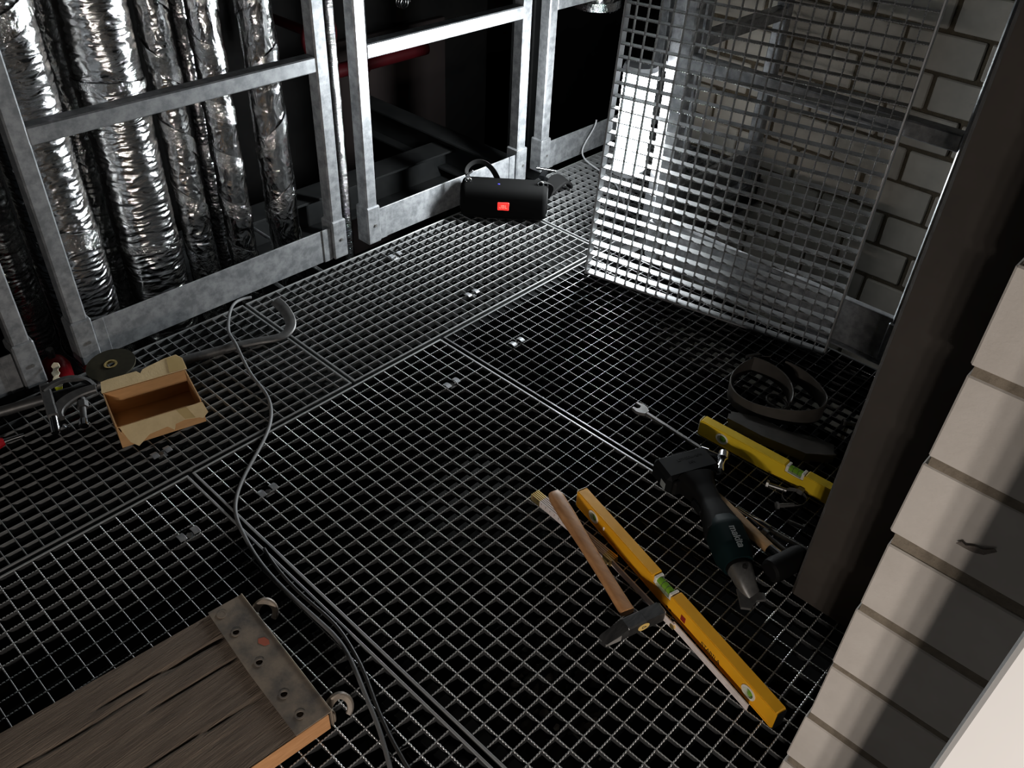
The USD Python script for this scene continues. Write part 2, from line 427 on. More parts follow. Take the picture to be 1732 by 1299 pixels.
obj('support_rod', rod((1.20, 2.46, -0.12), (1.20, 1.95, -0.12), 0.006), 'galvanised', label='thin steel rod below the floor edge between the two slim foil pipes', cat='rod')
obj('support_rod', rod((1.35, 2.46, -0.12), (1.35, 1.95, -0.12), 0.006), 'galvanised', label='thin steel rod below the floor edge under the solitary slim foil pipe', cat='rod')

# ------------------------------------------------------------------ gratings


def serrated(L, depth, th, pitch, tooth, ridge=0.0006):
    """Bar along +x from 0 to L, top at z=0, slightly rounded upper edge, serrated if tooth > 0."""
    if tooth > 0:
        n = int(round(L / pitch))
        xs, zs = [0.0], [-tooth]
        p = L / n
        for i in range(n):
            xs += [p * (i + 0.24), p * (i + 0.76), p * (i + 1.0)]
            zs += [0.0, 0.0, -tooth]
    else:
        xs, zs = [0.0, L], [0.0, 0.0]
    xs, zs = np.array(xs), np.array(zs)
    k = len(xs)
    y0, y1 = -th / 2, th / 2
    V = np.vstack([np.c_[xs, np.full(k, y0), zs - ridge], np.c_[xs, np.full(k, y1), zs - ridge], np.c_[xs, np.full(k, y0), np.full(k, -depth)], np.c_[xs, np.full(k, y1), np.full(k, -depth)],
                   np.c_[xs, np.full(k, y0 * 0.35), zs], np.c_[xs, np.full(k, y1 * 0.35), zs]])
    a, b = np.arange(k - 1), np.arange(1, k)

    def q(p0, p1, p2, p3):
        return [np.c_[p0, p1, p2], np.c_[p0, p2, p3]]
    F = q(a, b, b + 4 * k, a + 4 * k) + q(a + 4 * k, b + 4 * k, b + 5 * k, a + 5 * k) + q(a + 5 * k, b + 5 * k, b + k, a + k)
    F += q(a + 2 * k, b + 2 * k, b, a) + q(b + 3 * k, a + 3 * k, a + k, b + k)
    l = k - 1
    e = np.array([[2 * k, 0, k], [2 * k, k, 3 * k], [0, 4 * k, 5 * k], [0, 5 * k, k], [3 * k + l, k + l, l], [3 * k + l, l, 2 * k + l], [l, k + l, 5 * k + l], [l, 5 * k + l, 4 * k + l]])
    return trimesh.Trimesh(V, np.vstack(F + [e]), process=False)


def flat_bar(L, depth, th):
    return serrated(L, depth, th, 1.0, 0.0)


def grating(label, W, D, nx, ny, toothed, m, group, loc, rot=None, th=0.0028):
    """Grating panel W (local x) by D (local y); deep bars run along x, shallow ones along y."""
    t = thing('floor_grating', label, 'grating', loc, group, np.eye(3) if rot is None else rot)
    e = 0.0055
    for y in (0, D):
        s = 1 if y == 0 else -1
        obj('edge_band', cbox((0, y, -0.032), (W, y + s * e, 0.0004), 0.001), m, t)
    for x in (0, W):
        s = 1 if x == 0 else -1
        obj('edge_band', cbox((x, e, -0.032), (x + s * e, D - e, 0.0004), 0.001), m, t)
    by = D / ny
    bx = W / nx
    deep = serrated(W - 2 * e, 0.030, th, 0.00667, 0.0022) if toothed else flat_bar(W - 2 * e, 0.017, th)
    thin = serrated(D - 2 * e, 0.011, th * 0.9, 0.00667, 0.0012) if toothed else flat_bar(D - 2 * e, 0.011, th * 0.9)
    for i in range(1, ny):
        b = deep.copy()
        b.apply_translation([e, i * by, 0])
        obj('bearing_bar', b, m, t)
    for i in range(1, nx):
        b = rot_to(thin, (0, 1, 0), (-1, 0, 0), (0, 0, 1), (i * bx, e, -0.0004))
        obj('cross_bar', b, m, t)
    return t


GA = 'plain grating panels along the railings'
GB = 'serrated grating panels around the tools'
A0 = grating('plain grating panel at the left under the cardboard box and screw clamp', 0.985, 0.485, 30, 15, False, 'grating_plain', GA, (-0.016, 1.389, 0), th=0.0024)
dup(A0, 'plain grating panel in the railing row with the crowbar hook at its left end', (0.977, 1.389, 0))
dup(A0, 'plain grating panel under the black loudspeaker and the hanging lamp', (1.971, 1.389, 0))
dup(A0, 'dark plain grating panel at the far end of the walkway beyond the lamp', (2.965, 1.389, 0))
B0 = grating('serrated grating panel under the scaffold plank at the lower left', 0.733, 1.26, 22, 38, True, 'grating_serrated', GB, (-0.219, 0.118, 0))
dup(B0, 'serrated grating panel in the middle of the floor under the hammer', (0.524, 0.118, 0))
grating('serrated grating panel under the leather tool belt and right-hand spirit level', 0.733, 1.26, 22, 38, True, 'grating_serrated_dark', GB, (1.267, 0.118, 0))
th_ = math.radians(5.0)
dv = unit((0.145, -0.724, 0))
nv = np.array([-dv[1], dv[0], 0])
uv_ = nv * math.sin(th_) + np.array([0, 0, math.cos(th_)])
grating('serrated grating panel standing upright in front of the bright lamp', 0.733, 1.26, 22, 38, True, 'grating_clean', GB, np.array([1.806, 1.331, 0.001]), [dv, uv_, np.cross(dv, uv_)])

# grating clips: a saddle with two lugs and a bolt between them
def make_clip(label, loc):
    t = thing('grating_clip', label, 'clip', loc, 'saddle clips on the gratings')
    for s in (-1, 1):
        xs = np.linspace(-1, 1, 7)
        pts = [np.array(loc) + (s * 0.015 + 0.0, 0, 0.003) + np.array([0.010 * 0, 0.010 * a, 0.003 * (1 - a * a)]) for a in xs]
        obj('lug', sweep(pts, rrect(0.014, 0.0025, 0.0006)), 'galvanised', t)
    obj('saddle', bar(np.array(loc) + (-0.010, 0, -0.006), np.array(loc) + (0.010, 0, -0.006), 0.018, 0.002), 'galvanised', t)
    obj('bolt_head', rod(np.array(loc) + (0, 0, -0.006), np.array(loc) + (0, 0, 0.001), 0.006, 6), 'worn_steel', t)
    return t


c0 = make_clip('bright saddle clip beside the grey cable on the middle serrated panel', (0.608, 1.216, 0.0005))
for lab, x, y, a in (('saddle clip on the middle serrated panel near the panel joint', 1.144, 1.214, 0),
                     ('saddle clip on the right-hand serrated panel just across the panel joint', 1.392, 1.223, 0),
                     ('dull saddle clip on the plain grating near the long joint', 1.475, 1.478, 0),
                     ('saddle clip on the plain grating close to the middle railing post', 1.455, 1.795, 0),
                     ('dark saddle clip on the plain grating just in front of the cardboard box', 0.508, 1.477, 0),
                     ('dark saddle clip on the left serrated panel above the scaffold plank', 0.427, 1.223, 0)):
    dup(c0, lab, (x, y, 0.0005))

# ------------------------------------------------------------------ railings
def post(x0, x1, y0, y1, z0, z1):
    return cbox((x0, y0, z0), (x1, y1, z1), 0.004)


def sleeve(t, cx, cy, face, wx=0.0, wy=0.0):
    lo, hi = (cx - wx, cy - wy, 0.001), (cx + wx, cy + wy, 0.125)
    s = obj('post_sleeve', cbox(lo, hi, 0.004), 'galvanised', t)
    if face == 'y':
        obj('sleeve_screw', rod((cx + 0.004, cy - wy - 0.003, 0.062), (cx + 0.004, cy - wy + 0.004, 0.062), 0.005, 6), 'worn_steel', s)
    else:
        obj('sleeve_screw', rod((cx - wx - 0.003, cy, 0.062), (cx - wx + 0.004, cy, 0.062), 0.005, 6), 'worn_steel', s)


def railing_x(label, xa, xb, y=1.90, ends=(True, True), zmid=0.58, ztop=1.08):
    """Railing bay along x; front faces at y."""
    t = thing('railing', label, 'railing', ((xa + xb) / 2, y + 0.02, 0), 'railing bays')
    d = 0.044
    for k, x in enumerate((xa, xb - 0.04)):
        obj('post', post(x, x + 0.04, y, y + d, 0.10, ztop), 'galvanised', t, smooth=30)
        sleeve(t, x + 0.02, y + d / 2, 'y', 0.0255, d / 2 + 0.006)
    obj('mid_rail', cbox((xa + 0.039, y + 0.002, zmid - 0.02), (xb - 0.039, y + d - 0.002, zmid + 0.02), 0.003), 'galvanised', t)
    obj('top_rail', cbox((xa, y, ztop), (xb, y + d, ztop + 0.04), 0.004), 'galvanised', t)
    obj('toe_board', cbox((xa + 0.05, y + 0.006, 0.002), (xb - 0.05, y + 0.011, 0.105), 0.0015), 'galvanised', t)
    for x in (xa + 0.062, xb - 0.062):
        obj('toe_board_bracket', cbox((x - 0.014, y + 0.003, 0.002), (x + 0.014, y + 0.0065, 0.107), 0.001), 'galvanised', t)
    return t


railing_x('galvanised railing bay at the left edge, to the left of the foil pipe bay', -0.42, 0.438)
railing_x('galvanised railing bay in front of the foil-wrapped pipes', 0.535, 1.350)
railing_x('brightly lit galvanised railing bay behind the loudspeaker', 1.441, 2.152)
railing_x('galvanised railing bay farthest along the walkway, behind the white cable', 2.240, 2.98)


def railing_y(label, x, ya, yb, zmid=0.605, ztop=1.10):
    t = thing('railing', label, 'railing', (x + 0.02, (ya + yb) / 2, 0), 'railing bays')
    d = 0.044
    for y in (ya, yb - 0.04):
        obj('post', post(x, x + d, y, y + 0.04, 0.10, ztop), 'galvanised', t, smooth=30)
    obj('post_sleeve', cbox((x - 0.004, ya - 0.005, 0.001), (x + d + 0.004, ya + 0.045, 0.125), 0.004), 'galvanised', t)
    obj('post_sleeve', cbox((x - 0.004, yb - 0.045, 0.001), (x + d + 0.004, yb + 0.005, 0.125), 0.004), 'galvanised', t)
    obj('mid_rail', cbox((x + 0.002, ya + 0.039, zmid - 0.02), (x + d - 0.002, yb - 0.039, zmid + 0.02), 0.003), 'galvanised', t)
    obj('top_rail', cbox((x, ya, ztop), (x + d, yb, ztop + 0.04), 0.004), 'galvanised', t)
    obj('toe_board', cat(cbox((x + 0.002, ya - 0.004, 0.006), (x + 0.007, yb - 0.05, 0.135), 0.0015), cbox((x + 0.002, ya - 0.004, 0.131), (x + 0.020, yb - 0.05, 0.1365), 0.0015), cbox((x - 0.016, ya + 0.002, 0.0015), (x + 0.004, yb - 0.05, 0.006), 0.001)), 'galvanised', t)
    return t


railing_y('railing bay behind the upright grating panel, ending at the dark plastered wall', 2.034, 0.462, 1.268)
railing_x_side = thing('railing', 'short railing bay running back towards the brick wall beside the pit', 'railing', (2.56, 1.37, 0), 'railing bays')
for x in (2.29, 2.80):
    obj('post', post(x, x + 0.04, 1.35, 1.394, 0.10, 1.08), 'galvanised', railing_x_side, smooth=30)
    obj('post_sleeve', cbox((x - 0.005, 1.345, -0.05), (x + 0.045, 1.399, 0.125), 0.004), 'galvanised', railing_x_side)
obj('post', post(2.185, 2.225, 1.35, 1.394, 0.10, 1.08), 'galvanised', railing_x_side, smooth=30)
obj('post_sleeve', cbox((2.180, 1.345, -0.03), (2.230, 1.399, 0.125), 0.004), 'galvanised', railing_x_side)
obj('mid_rail', cbox((2.224, 1.352, 0.56), (2.291, 1.392, 0.60), 0.003), 'galvanised', railing_x_side)
obj('mid_rail', cbox((2.329, 1.352, 0.56), (2.801, 1.392, 0.60), 0.003), 'galvanised', railing_x_side)
obj('top_rail', cbox((2.185, 1.35, 1.08), (2.84, 1.394, 1.12), 0.004), 'galvanised', railing_x_side)
obj('toe_board', cat(cbox((2.34, 1.372, 0.002), (2.795, 1.377, 0.112), 0.0015), cbox((2.34, 1.362, 0.109), (2.795, 1.377, 0.113), 0.001)), 'galvanised', railing_x_side)
obj('toe_board_ledge', cbox((2.34, 1.350, -0.035), (2.795, 1.377, -0.03), 0.001), 'galvanised', railing_x_side)

# ------------------------------------------------------------------ foil pipes
def pipe_mesh(cx, cy, r, z0, z1, seed, amp=0.002, freq=(40, 40, 60), nz=560, na=120, lumps=0.004):
    th = np.arange(na) / na * 2 * np.pi
    z = np.unique(np.r_[np.linspace(z0, -0.4, 20), np.linspace(-0.4, 0.95, nz), np.linspace(0.95, z1, 30)]) if z0 < -0.4 else np.linspace(z0, z1, nz)
    nz = len(z)
    T, Z = np.meshgrid(th, z)
    P3 = np.stack([np.cos(T) * r, np.sin(T) * r, Z], -1)
    q = P3 * np.array(freq) + seed * 7.7
    q = q + 1.6 * (np.stack([noise(P3 * 28 + s_, seed + s_) for s_ in (1, 2, 3)], -1) - 0.5)
    q[..., 2] += 0.9 * q[..., 0] * 0.35            # creases run slightly askew
    ridge = 1 - 2 * abs(noise(q, seed) - 0.5)
    ridge2 = 1 - 2 * abs(noise(q * 2.1 + 5, seed + 3) - 0.5)
    rr = r + (ridge ** 2 - 0.5) * 1.5 * amp + (ridge2 ** 2 - 0.5) * 0.7 * amp + (noise(P3 * np.array([14, 14, 5]) + seed, seed + 9) - 0.5) * 2 * lumps
    V = np.stack([cx + np.cos(T) * rr, cy + np.sin(T) * rr, Z], -1).reshape(-1, 3)
    i, j = np.meshgrid(np.arange(nz - 1), np.arange(na), indexing='ij')
    a = (i * na + j).ravel()
    b = (i * na + (j + 1) % na).ravel()
    F = np.vstack([np.c_[a, b, b + na], np.c_[a, b + na, a + na]])
    V = np.vstack([V, [cx, cy, z0], [cx, cy, z1]])
    k = np.arange(na)
    F = np.vstack([F, np.c_[(k + 1) % na, k, np.full(na, nz * na)], np.c_[(nz - 1) * na + k, (nz - 1) * na + (k + 1) % na, np.full(na, nz * na + 1)]])
    return trimesh.Trimesh(V, F, process=False)


def ring_band(cx, cy, r, zc, h, tilt, tdir, seed, n=72):
    th = np.arange(n) / n * 2 * np.pi
    rows = []
    for dz, dr in ((-h / 2, 0.0), (-h / 2, 0.0022), (h / 2, 0.0022), (h / 2, 0.0)):
        zz = zc + dz + tilt * np.cos(th - tdir) * r + (noise(np.c_[np.cos(th) * 4, np.sin(th) * 4, np.full(n, zc)], seed) - 0.5) * 0.008
        rows.append(np.c_[cx + np.cos(th) * (r + dr), cy + np.sin(th) * (r + dr), zz])
    V = np.vstack(rows)
    a, b = np.arange(n), (np.arange(n) + 1) % n
    F = np.vstack([np.vstack([np.c_[a + i * n, b + i * n, b + (i + 1) * n], np.c_[a + i * n, b + (i + 1) * n, a + (i + 1) * n]]) for i in range(3)])
    m = trimesh.Trimesh(V, F, process=False)
    return m


def helix_band(cx, cy, r, z0, z1, pitch, w, hand, seed):
    turns = (z1 - z0) / pitch
    n = int(turns * 40)
    t = np.linspace(0, turns * 2 * np.pi, n)
    rows = []
    for dz, dr in ((-w / 2, 0.0), (-w / 2, 0.0024), (w / 2, 0.0018), (w / 2, 0.0)):
        zz = z0 + pitch * t / (2 * np.pi) + dz + (noise(np.c_[t, t * 0, t * 0 + seed], seed) - 0.5) * 0.012
        rows.append(np.c_[cx + np.cos(hand * t) * (r + dr), cy + np.sin(hand * t) * (r + dr), zz])
    V = np.vstack(rows)
    a, b = np.arange(n - 1), np.arange(1, n)
    F = np.vstack([np.vstack([np.c_[a + i * n, b + i * n, b + (i + 1) * n], np.c_[a + i * n, b + (i + 1) * n, a + (i + 1) * n]]) for i in range(3)])
    if hand < 0:
        F = F[:, ::-1]
    return trimesh.Trimesh(V, F, process=False)


def at(bearing, y):
    return y / math.tan(math.radians(bearing)), y


def pipe(label, b0, b1, y, m, seed, amp, freq, z0=-0.9, z1=2.2, rings=(), helix=None, lumps=0.004, name='insulated_pipe'):
    bc = (b0 + b1) / 2
    cx, cy = at(bc, y)
    r = math.hypot(cx, cy) * math.sin(math.radians(abs(b1 - b0) / 2))
    t = thing(name, label, 'pipe', (cx, cy, z0))
    obj('foil_jacket', pipe_mesh(cx, cy, r, z0, z1, seed, amp, freq, lumps=lumps), m, t, smooth=True)
    for zc, h, tilt, td in rings:
        obj('tape_band', ring_band(cx, cy, r + lumps * 0.6 + amp * 0.5, zc, h, tilt, td, seed), 'foil_tape', t, smooth=30)
    if helix:
        obj('tape_seam', helix_band(cx, cy, r + lumps * 0.6 + amp * 0.5, z0 + 0.1, z1, *helix, seed), 'foil_tape', t, smooth=30)
    return cx, cy, r


RP = (22, 22, 82)
pipe('thick foil-wrapped pipe directly right of the left post of the pipe bay', 70.9, 75.2, 2.12, 'foil_rippled', 1, 0.0016, RP, rings=((-0.10, 0.05, 0.25, 1.0), (0.24, 0.05, -0.25, 0.5), (0.78, 0.05, 0.45, 0.4), (-0.30, 0.04, 0.1, 0)))
pipe('narrow crumpled foil pipe squeezed between the two thick ones', 69.9, 71.4, 2.33, 'foil_crumpled', 2, 0.0014, (50, 50, 75))
pipe('thickest foil-wrapped pipe, second from the left in the pipe bay', 66.0, 70.0, 2.15, 'foil_rippled', 3, 0.0016, RP, rings=((0.12, 0.02, -0.25, 0.8), (0.57, 0.02, -0.15, 0.5), (0.93, 0.04, 0.1, 0.2)))
pipe('slim spiral-taped foil pipe right beside the thickest pipe', 63.8, 65.7, 2.14, 'foil_crumpled', 4, 0.0013, (48, 48, 50), helix=(0.19, 0.045, -1), lumps=0.0025)
pipe('dark narrow foil pipe hidden between the two slim spiral-taped pipes', 62.6, 63.8, 2.36, 'foil_crumpled', 5, 0.0012, (60, 60, 90), rings=((0.24, 0.05, 0.1, 0.3),))
pipe('slim foil pipe with steep spiral seams, last of the tight group', 60.95, 62.85, 2.13, 'foil_streaked', 6, 0.0011, (62, 62, 30), helix=(0.15, 0.05, -1), lumps=0.002)
pipe('slim foil pipe standing alone near the right post of the pipe bay', 57.75, 59.9, 2.12, 'foil_streaked', 7, 0.0011, (66, 66, 24), helix=(0.20, 0.05, 1), lumps=0.0025)
pipe('thin fluted foil hose seen in the gap between two railing bays', 54.0, 54.8, 2.40, 'foil_fluted', 8, 0.0006, (10, 10, 200), lumps=0.0006, name='foil_hose')
pipe('foil pipe at the left edge, glimpsed between two railing posts', 75.35, 78.2, 2.30, 'foil_rippled', 9, 0.0016, RP, rings=((0.0, 0.05, 0.2, 0.4),))
# foil duct end hanging at the top behind the far railing
t = thing('foil_duct', 'open end of a foil-wrapped duct hanging down behind the farthest railing', 'pipe', (2.79, 2.13, 0.44))
dm = pipe_mesh(2.79, 2.13, 0.088, 0.44, 2.2, 12, 0.004, (22, 22, 30), nz=160, lumps=0.008)
obj('foil_jacket', dm, 'foil_crumpled', t, smooth=True)
obj('tape_band', ring_band(2.79, 2.13, 0.093, 0.47, 0.03, 0.1, 0.3, 12), 'foil_tape', t, smooth=30)

# red pipework in the dark behind the railings
t = thing('sprinkler_pipe', 'dark red pipe run in the shadows behind the lit railing bay', 'pipe', (2.25, 2.83, 0.12))
obj('pipe_run', rod((1.95, 2.83, 0.175), (2.52, 2.83, 0.175), 0.028), 'red_paint', t, smooth=40)
obj('coupling', rod((2.12, 2.83, 0.175), (2.19, 2.83, 0.175), 0.037), 'red_paint', t, smooth=40)
obj('hanger', rod((2.20, 2.83, 0.17), (2.20, 2.83, 2.601), 0.005), 'galvanised', t)
t = thing('valve_wheel', 'dark red valve wheel with a small white tag behind the pipe bay', 'valve', (1.90, 2.72, 0.26))
obj('wheel', trimesh.creation.torus(0.075, 0.016, 40, 12, transform=trimesh.transformations.compose_matrix(translate=(1.90, 2.72, 0.36), angles=(math.pi / 2, 0, 0.2))), 'red_paint', t, smooth=True)
obj('hub', rod((1.90, 2.70, 0.36), (1.90, 2.78, 0.36), 0.02), 'red_paint', t, smooth=40)
obj('valve_stem', rod((1.90, 2.77, 0.36), (1.90, 3.201, 0.36), 0.018), 'red_paint', t, smooth=40)
obj('spoke', rod((1.83, 2.72, 0.36), (1.97, 2.72, 0.36), 0.008), 'red_paint', t)
obj('spoke', rod((1.90, 2.72, 0.29), (1.90, 2.72, 0.43), 0.008), 'red_paint', t)
obj('label_tag', cbox((1.885, 2.70, 0.305), (1.917, 2.703, 0.33), 0.0005), 'print_white', t)
t = thing('spring_coil', 'small shiny ribbed metal coil in the dark above the lit railing bay', 'spring', (2.35, 2.75, 0.37))
aa = np.linspace(0, 6 * np.pi, 90)
obj('coil', tube(np.c_[2.35 + 0.022 * np.cos(aa), 2.75 + 0.0022 * aa, 0.40 + 0.022 * np.sin(aa)], 0.004, 8), 'chrome', t, smooth=True)
t = thing('extinguisher', 'red cylinder half hidden behind the foot of the leftmost railing post', 'fire extinguisher', (0.50, 2.02, -0.22))
obj('bottle', tube(np.array([(0.50, 2.02, z) for z in (-0.22, -0.21, -0.05, -0.03, -0.02)]), [0.02, 0.035, 0.035, 0.025, 0.012], 24), 'red_plastic', t, smooth=40)
obj('neck', rod((0.50, 2.02, -0.02), (0.50, 2.02, 0.005), 0.009), 'worn_steel', t)

# ------------------------------------------------------------------ hanging tube lamp
LX, LY = 2.135, 1.447
t = thing('tube_lamp', 'glaring white tube work lamp hanging behind the upright grating', 'lamp', (LX, LY, 0.190))
for nm, a0, a1, mm in (('glowing_tube', 80, 238, 'lamp_glow'), ('added_dim_arc', -122, -50, 'lamp_glow_side')):  # second arc is added, dimmer to hold light off the brick wall
    n_ = 40
    arc = np.radians(np.linspace(a0, a1, n_))
    V = np.vstack([np.c_[LX + 0.050 * np.cos(arc), LY + 0.050 * np.sin(arc), np.full(n_, z)] for z in (0.208, 0.515)])
    a = np.arange(n_ - 1)
    F = np.vstack([np.c_[a, a + 1, a + 1 + n_], np.c_[a, a + 1 + n_, a + n_]])
    obj(nm, trimesh.Trimesh(V, F, process=False), mm, t, smooth=True)
arc2 = np.radians(np.linspace(-65, 65, 30)) + math.radians(15)
pr = np.r_[np.c_[0.053 * np.cos(arc2), 0.053 * np.sin(arc2)], np.c_[0.046 * np.cos(arc2[::-1]), 0.046 * np.sin(arc2[::-1])]]
sp = extr(Polygon(pr), 0.206, 0.517)
sp.apply_translation([LX, LY, 0])
obj('added_light_shield', sp, 'lamp_case', t)  # added shield blocking lamp light towards the far railing and brick wall
obj('bottom_cap', rod((LX, LY, 0.190), (LX, LY, 0.208), 0.049, 40, 0.0535), 'lamp_case', t, smooth=30)
obj('top_cap', rod((LX, LY, 0.515), (LX, LY, 0.529), 0.0535, 40, 0.049), 'lamp_case', t, smooth=30)
obj('bracket', cat(bar((LX + 0.040, LY - 0.005, 0.522), (2.206, 1.397, 0.522), 0.014, 0.005), bar((2.192, 1.3975, 0.522), (2.222, 1.3975, 0.522), 0.005, 0.030)), 'lamp_case', t)
obj('lamp_cable', tube(spline([(2.525, 1.880, 0.135), (2.508, 1.884, 0.09), (2.45, 1.875, 0.030), (2.42, 1.78, 0.006), (2.33, 1.60, 0.006), (2.22, 1.49, 0.006), (2.16, 1.46, 0.06), (2.14, 1.45, 0.14), (LX, LY, 0.192)], 90), 0.0032, 8), 'cable_white', smooth=True, label='white cable curling down over the toe board beside the lamp', cat='cable')

# ------------------------------------------------------------------ loudspeaker
sx = unit((0.655, -0.755, 0))
sy = np.array([-sx[1], sx[0], 0])
sz = np.array([0, 0, 1.0])
SO = np.array([1.898, 1.758, 0.0])     # middle of the body, on the floor
t = thing('loudspeaker', 'black portable loudspeaker with a red badge given added glow by the railing', 'speaker', SO)
SL = lambda m, o=(0, 0, 0): rot_to(m, sx, sy, sz, SO + sx * o[0] + sy * o[1] + sz * o[2])
prof = []
for k in range(40):
    a = 2 * math.pi * k / 40
    c, s = math.cos(a), math.sin(a)
    prof.append((math.copysign(abs(c) ** 0.55, c) * 0.055, math.copysign(abs(s) ** 0.55, s) * 0.058 + 0.062))
prof = np.array(prof)
xs = np.array([-0.140, -0.138, -0.133, -0.124, 0.124, 0.133, 0.138, 0.140])
sc = np.array([0.80, 0.87, 0.94, 1.0, 1.0, 0.94, 0.87, 0.80])
V = np.vstack([np.c_[np.full(40, x), prof[:, 0] * s, (prof[:, 1] - 0.062) * s + 0.062] for x, s in zip(xs, sc)])
F = []
k = np.arange(40)
for i in range(len(xs) - 1):
    a, b = i * 40 + k, i * 40 + (k + 1) % 40
    F += [np.c_[a, b + 40, b], np.c_[a, a + 40, b + 40]]
V = np.vstack([V, [[-0.140, 0, 0.062], [0.140, 0, 0.062]]])
e0, e1 = len(xs) * 40, len(xs) * 40 + 1
F += [np.c_[k, (k + 1) % 40, np.full(40, e0)], np.c_[(len(xs) - 1) * 40 + (k + 1) % 40, (len(xs) - 1) * 40 + k, np.full(40, e1)]]
body = trimesh.Trimesh(V, np.vstack(F), process=False)
body.fix_normals()
obj('body', SL(body), 'speaker_cloth', t, smooth=40)
for s in (-1, 1):
    ring = trimesh.creation.torus(0.040, 0.005, 36, 10, transform=trimesh.transformations.compose_matrix(translate=(s * 0.139, 0, 0.062), angles=(0, math.pi / 2, 0)))
    obj('bass_radiator', SL(cat(ring, trimesh.creation.cylinder(0.038, 0.006, sections=36, transform=trimesh.transformations.compose_matrix(translate=(s * 0.138, 0, 0.062), angles=(0, math.pi / 2, 0))))), 'black_rubber', t, smooth=40)
obj('foot', SL(cbox((-0.09, -0.03, 0.0006), (0.09, 0.03, 0.008), 0.003)), 'black_rubber', t)
bd = obj('badge', SL(cbox((-0.019, -0.0585, 0.046), (0.019, -0.052, 0.074), 0.002)), 'badge_red', t, label='red rectangular badge with glow added')
tx = text_mesh('JBL', 0.011, 0.001, True)
tx.apply_translation([-tx.bounds[:, 0].mean(), 0, 0])
tx = rot_to(tx, (1, 0, 0), (0, 0, 1), (0, -1, 0), (0, -0.0585, 0.0545))
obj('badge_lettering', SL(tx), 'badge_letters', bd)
obj('power_light', SL(cbox((-0.022, -0.022, 0.1192), (-0.014, -0.016, 0.1212), 0.0008)), 'led_blue', t)
for s in (-1, 1):
    obj('strap_ring', SL(trimesh.creation.torus(0.009, 0.0025, 24, 8, transform=trimesh.transformations.compose_matrix(translate=(s * 0.118, -0.01, 0.124), angles=(math.pi / 2, 0, 0)))), 'chrome', t, smooth=True)
strap_prof = rrect(0.020, 0.0022, 0.0008)
strap_l = spline([SO + sx * -0.118 + sy * -0.01 + sz * 0.135, SO + sx * -0.124 + sy * 0.00 + sz * 0.158, SO + sx * -0.105 + sy * 0.01 + sz * 0.176, SO + sx * -0.075 + sy * 0.015 + sz * 0.178, SO + sx * -0.045 + sy * 0.02 + sz * 0.155, SO + sx * -0.028 + sy * 0.03 + sz * 0.122, SO + sx * -0.02 + sy * 0.062 + sz * 0.08], 40)
obj('strap', sweep(strap_l, strap_prof, up=(0.3, -1, 0.2)), 'strap_black', t, smooth=30)
obj('strap_clip', SL(tube(spline([(-0.118, -0.012, 0.126), (-0.122, -0.014, 0.142), (-0.112, -0.014, 0.152), (-0.104, -0.012, 0.160)], 16), 0.0035, 8)), 'chrome', t, smooth=True)
pq = np.array([2.100, 1.742, 0.0])
strap_r = spline([SO + sx * 0.118 + sy * -0.01 + sz * 0.130, SO + sx * 0.150 + sy * 0.02 + sz * 0.110, (2.045, 1.690, 0.055), (2.075, 1.722, 0.022), pq + (0.01, 0, 0.014)], 40)
obj('strap', sweep(strap_r, strap_prof, up=(0, 0, 1)), 'strap_black', t, smooth=30)
# folded shoulder pad of the strap, heaped to the right
pts = spline([pq + (0, 0, 0.014), pq + (0.030, 0.004, 0.036), pq + (0.068, 0.004, 0.050), pq + (0.100, 0.000, 0.036), pq + (0.118, -0.004, 0.010)], 28)
obj('shoulder_pad', sweep(pts, [rrect(0.030 + 0.034 * math.sin(math.pi * i / 27), 0.013, 0.004) for i in range(28)]), 'strap_black', t, smooth=40)
bk = np.array([2.135, 1.815, 0.0])
obj('strap_buckle', cat(bar(bk + (0, 0, 0.012), bk + (0.050, 0.008, 0.016), 0.022, 0.022, c=0.004), bar(bk + (0.020, 0.004, 0.036), bk + (0.062, 0.022, 0.044), 0.020, 0.016, c=0.003)), 'black_plastic', t, smooth=30)
obj('strap_ring', rod(bk + (0.030, 0.040, 0.058), bk + (0.085, -0.006, 0.044), 0.0055), 'chrome', t, smooth=40)

# ------------------------------------------------------------------ cardboard box
bx_ = unit((0.182, -0.047, 0))
by_ = np.array([-bx_[1], bx_[0], 0])
BO = np.array([0.456, 1.552, 0.001])
t = thing('cardboard_box', 'open torn cardboard box standing on the grating at the left', 'box', BO)
BX = lambda m: rot_to(m, bx_, by_, sz, BO)
Wb, Db, Hb, wt = 0.186, 0.128, 0.066, 0.0028
obj('bottom', BX(cbox((0, 0, 0), (Wb, Db, wt))), 'cardboard', t)
obj('front_wall', BX(cbox((0, 0, wt), (Wb, wt, Hb - 0.008))), 'cardboard', t)
obj('back_wall', BX(cbox((0, Db - wt, wt), (Wb, Db, Hb))), 'cardboard', t)
obj('side_wall', BX(cbox((0, wt, wt), (wt, Db - wt, Hb))), 'cardboard', t)
obj('side_wall', BX(cbox((Wb - wt, wt, wt), (Wb, Db - wt, Hb))), 'cardboard', t)
def flap(outline, th, hinge, ang, out):
    """Flap outline in (x along the edge, s away from the hinge); ang from the horizontal."""
    m = extr(Polygon(outline), 0, th)
    d = np.array([0, out * math.cos(ang), math.sin(ang)])
    up = np.array([0, -out * math.sin(ang), math.cos(ang)])
    return BX(rot_to(m, (1, 0, 0), d, up, hinge))
obj('back_flap', flap([(-0.002, 0), (0.19, 0), (0.189, 0.030), (0.178, 0.044), (0.150, 0.042), (0.112, 0.034), (0.097, 0.030), (0.090, 0.022), (0.083, 0.030), (0.02, 0.030), (0.004, 0.028)], 0.0022, (0, Db, Hb), math.radians(28), 1), 'cardboard_torn', t)
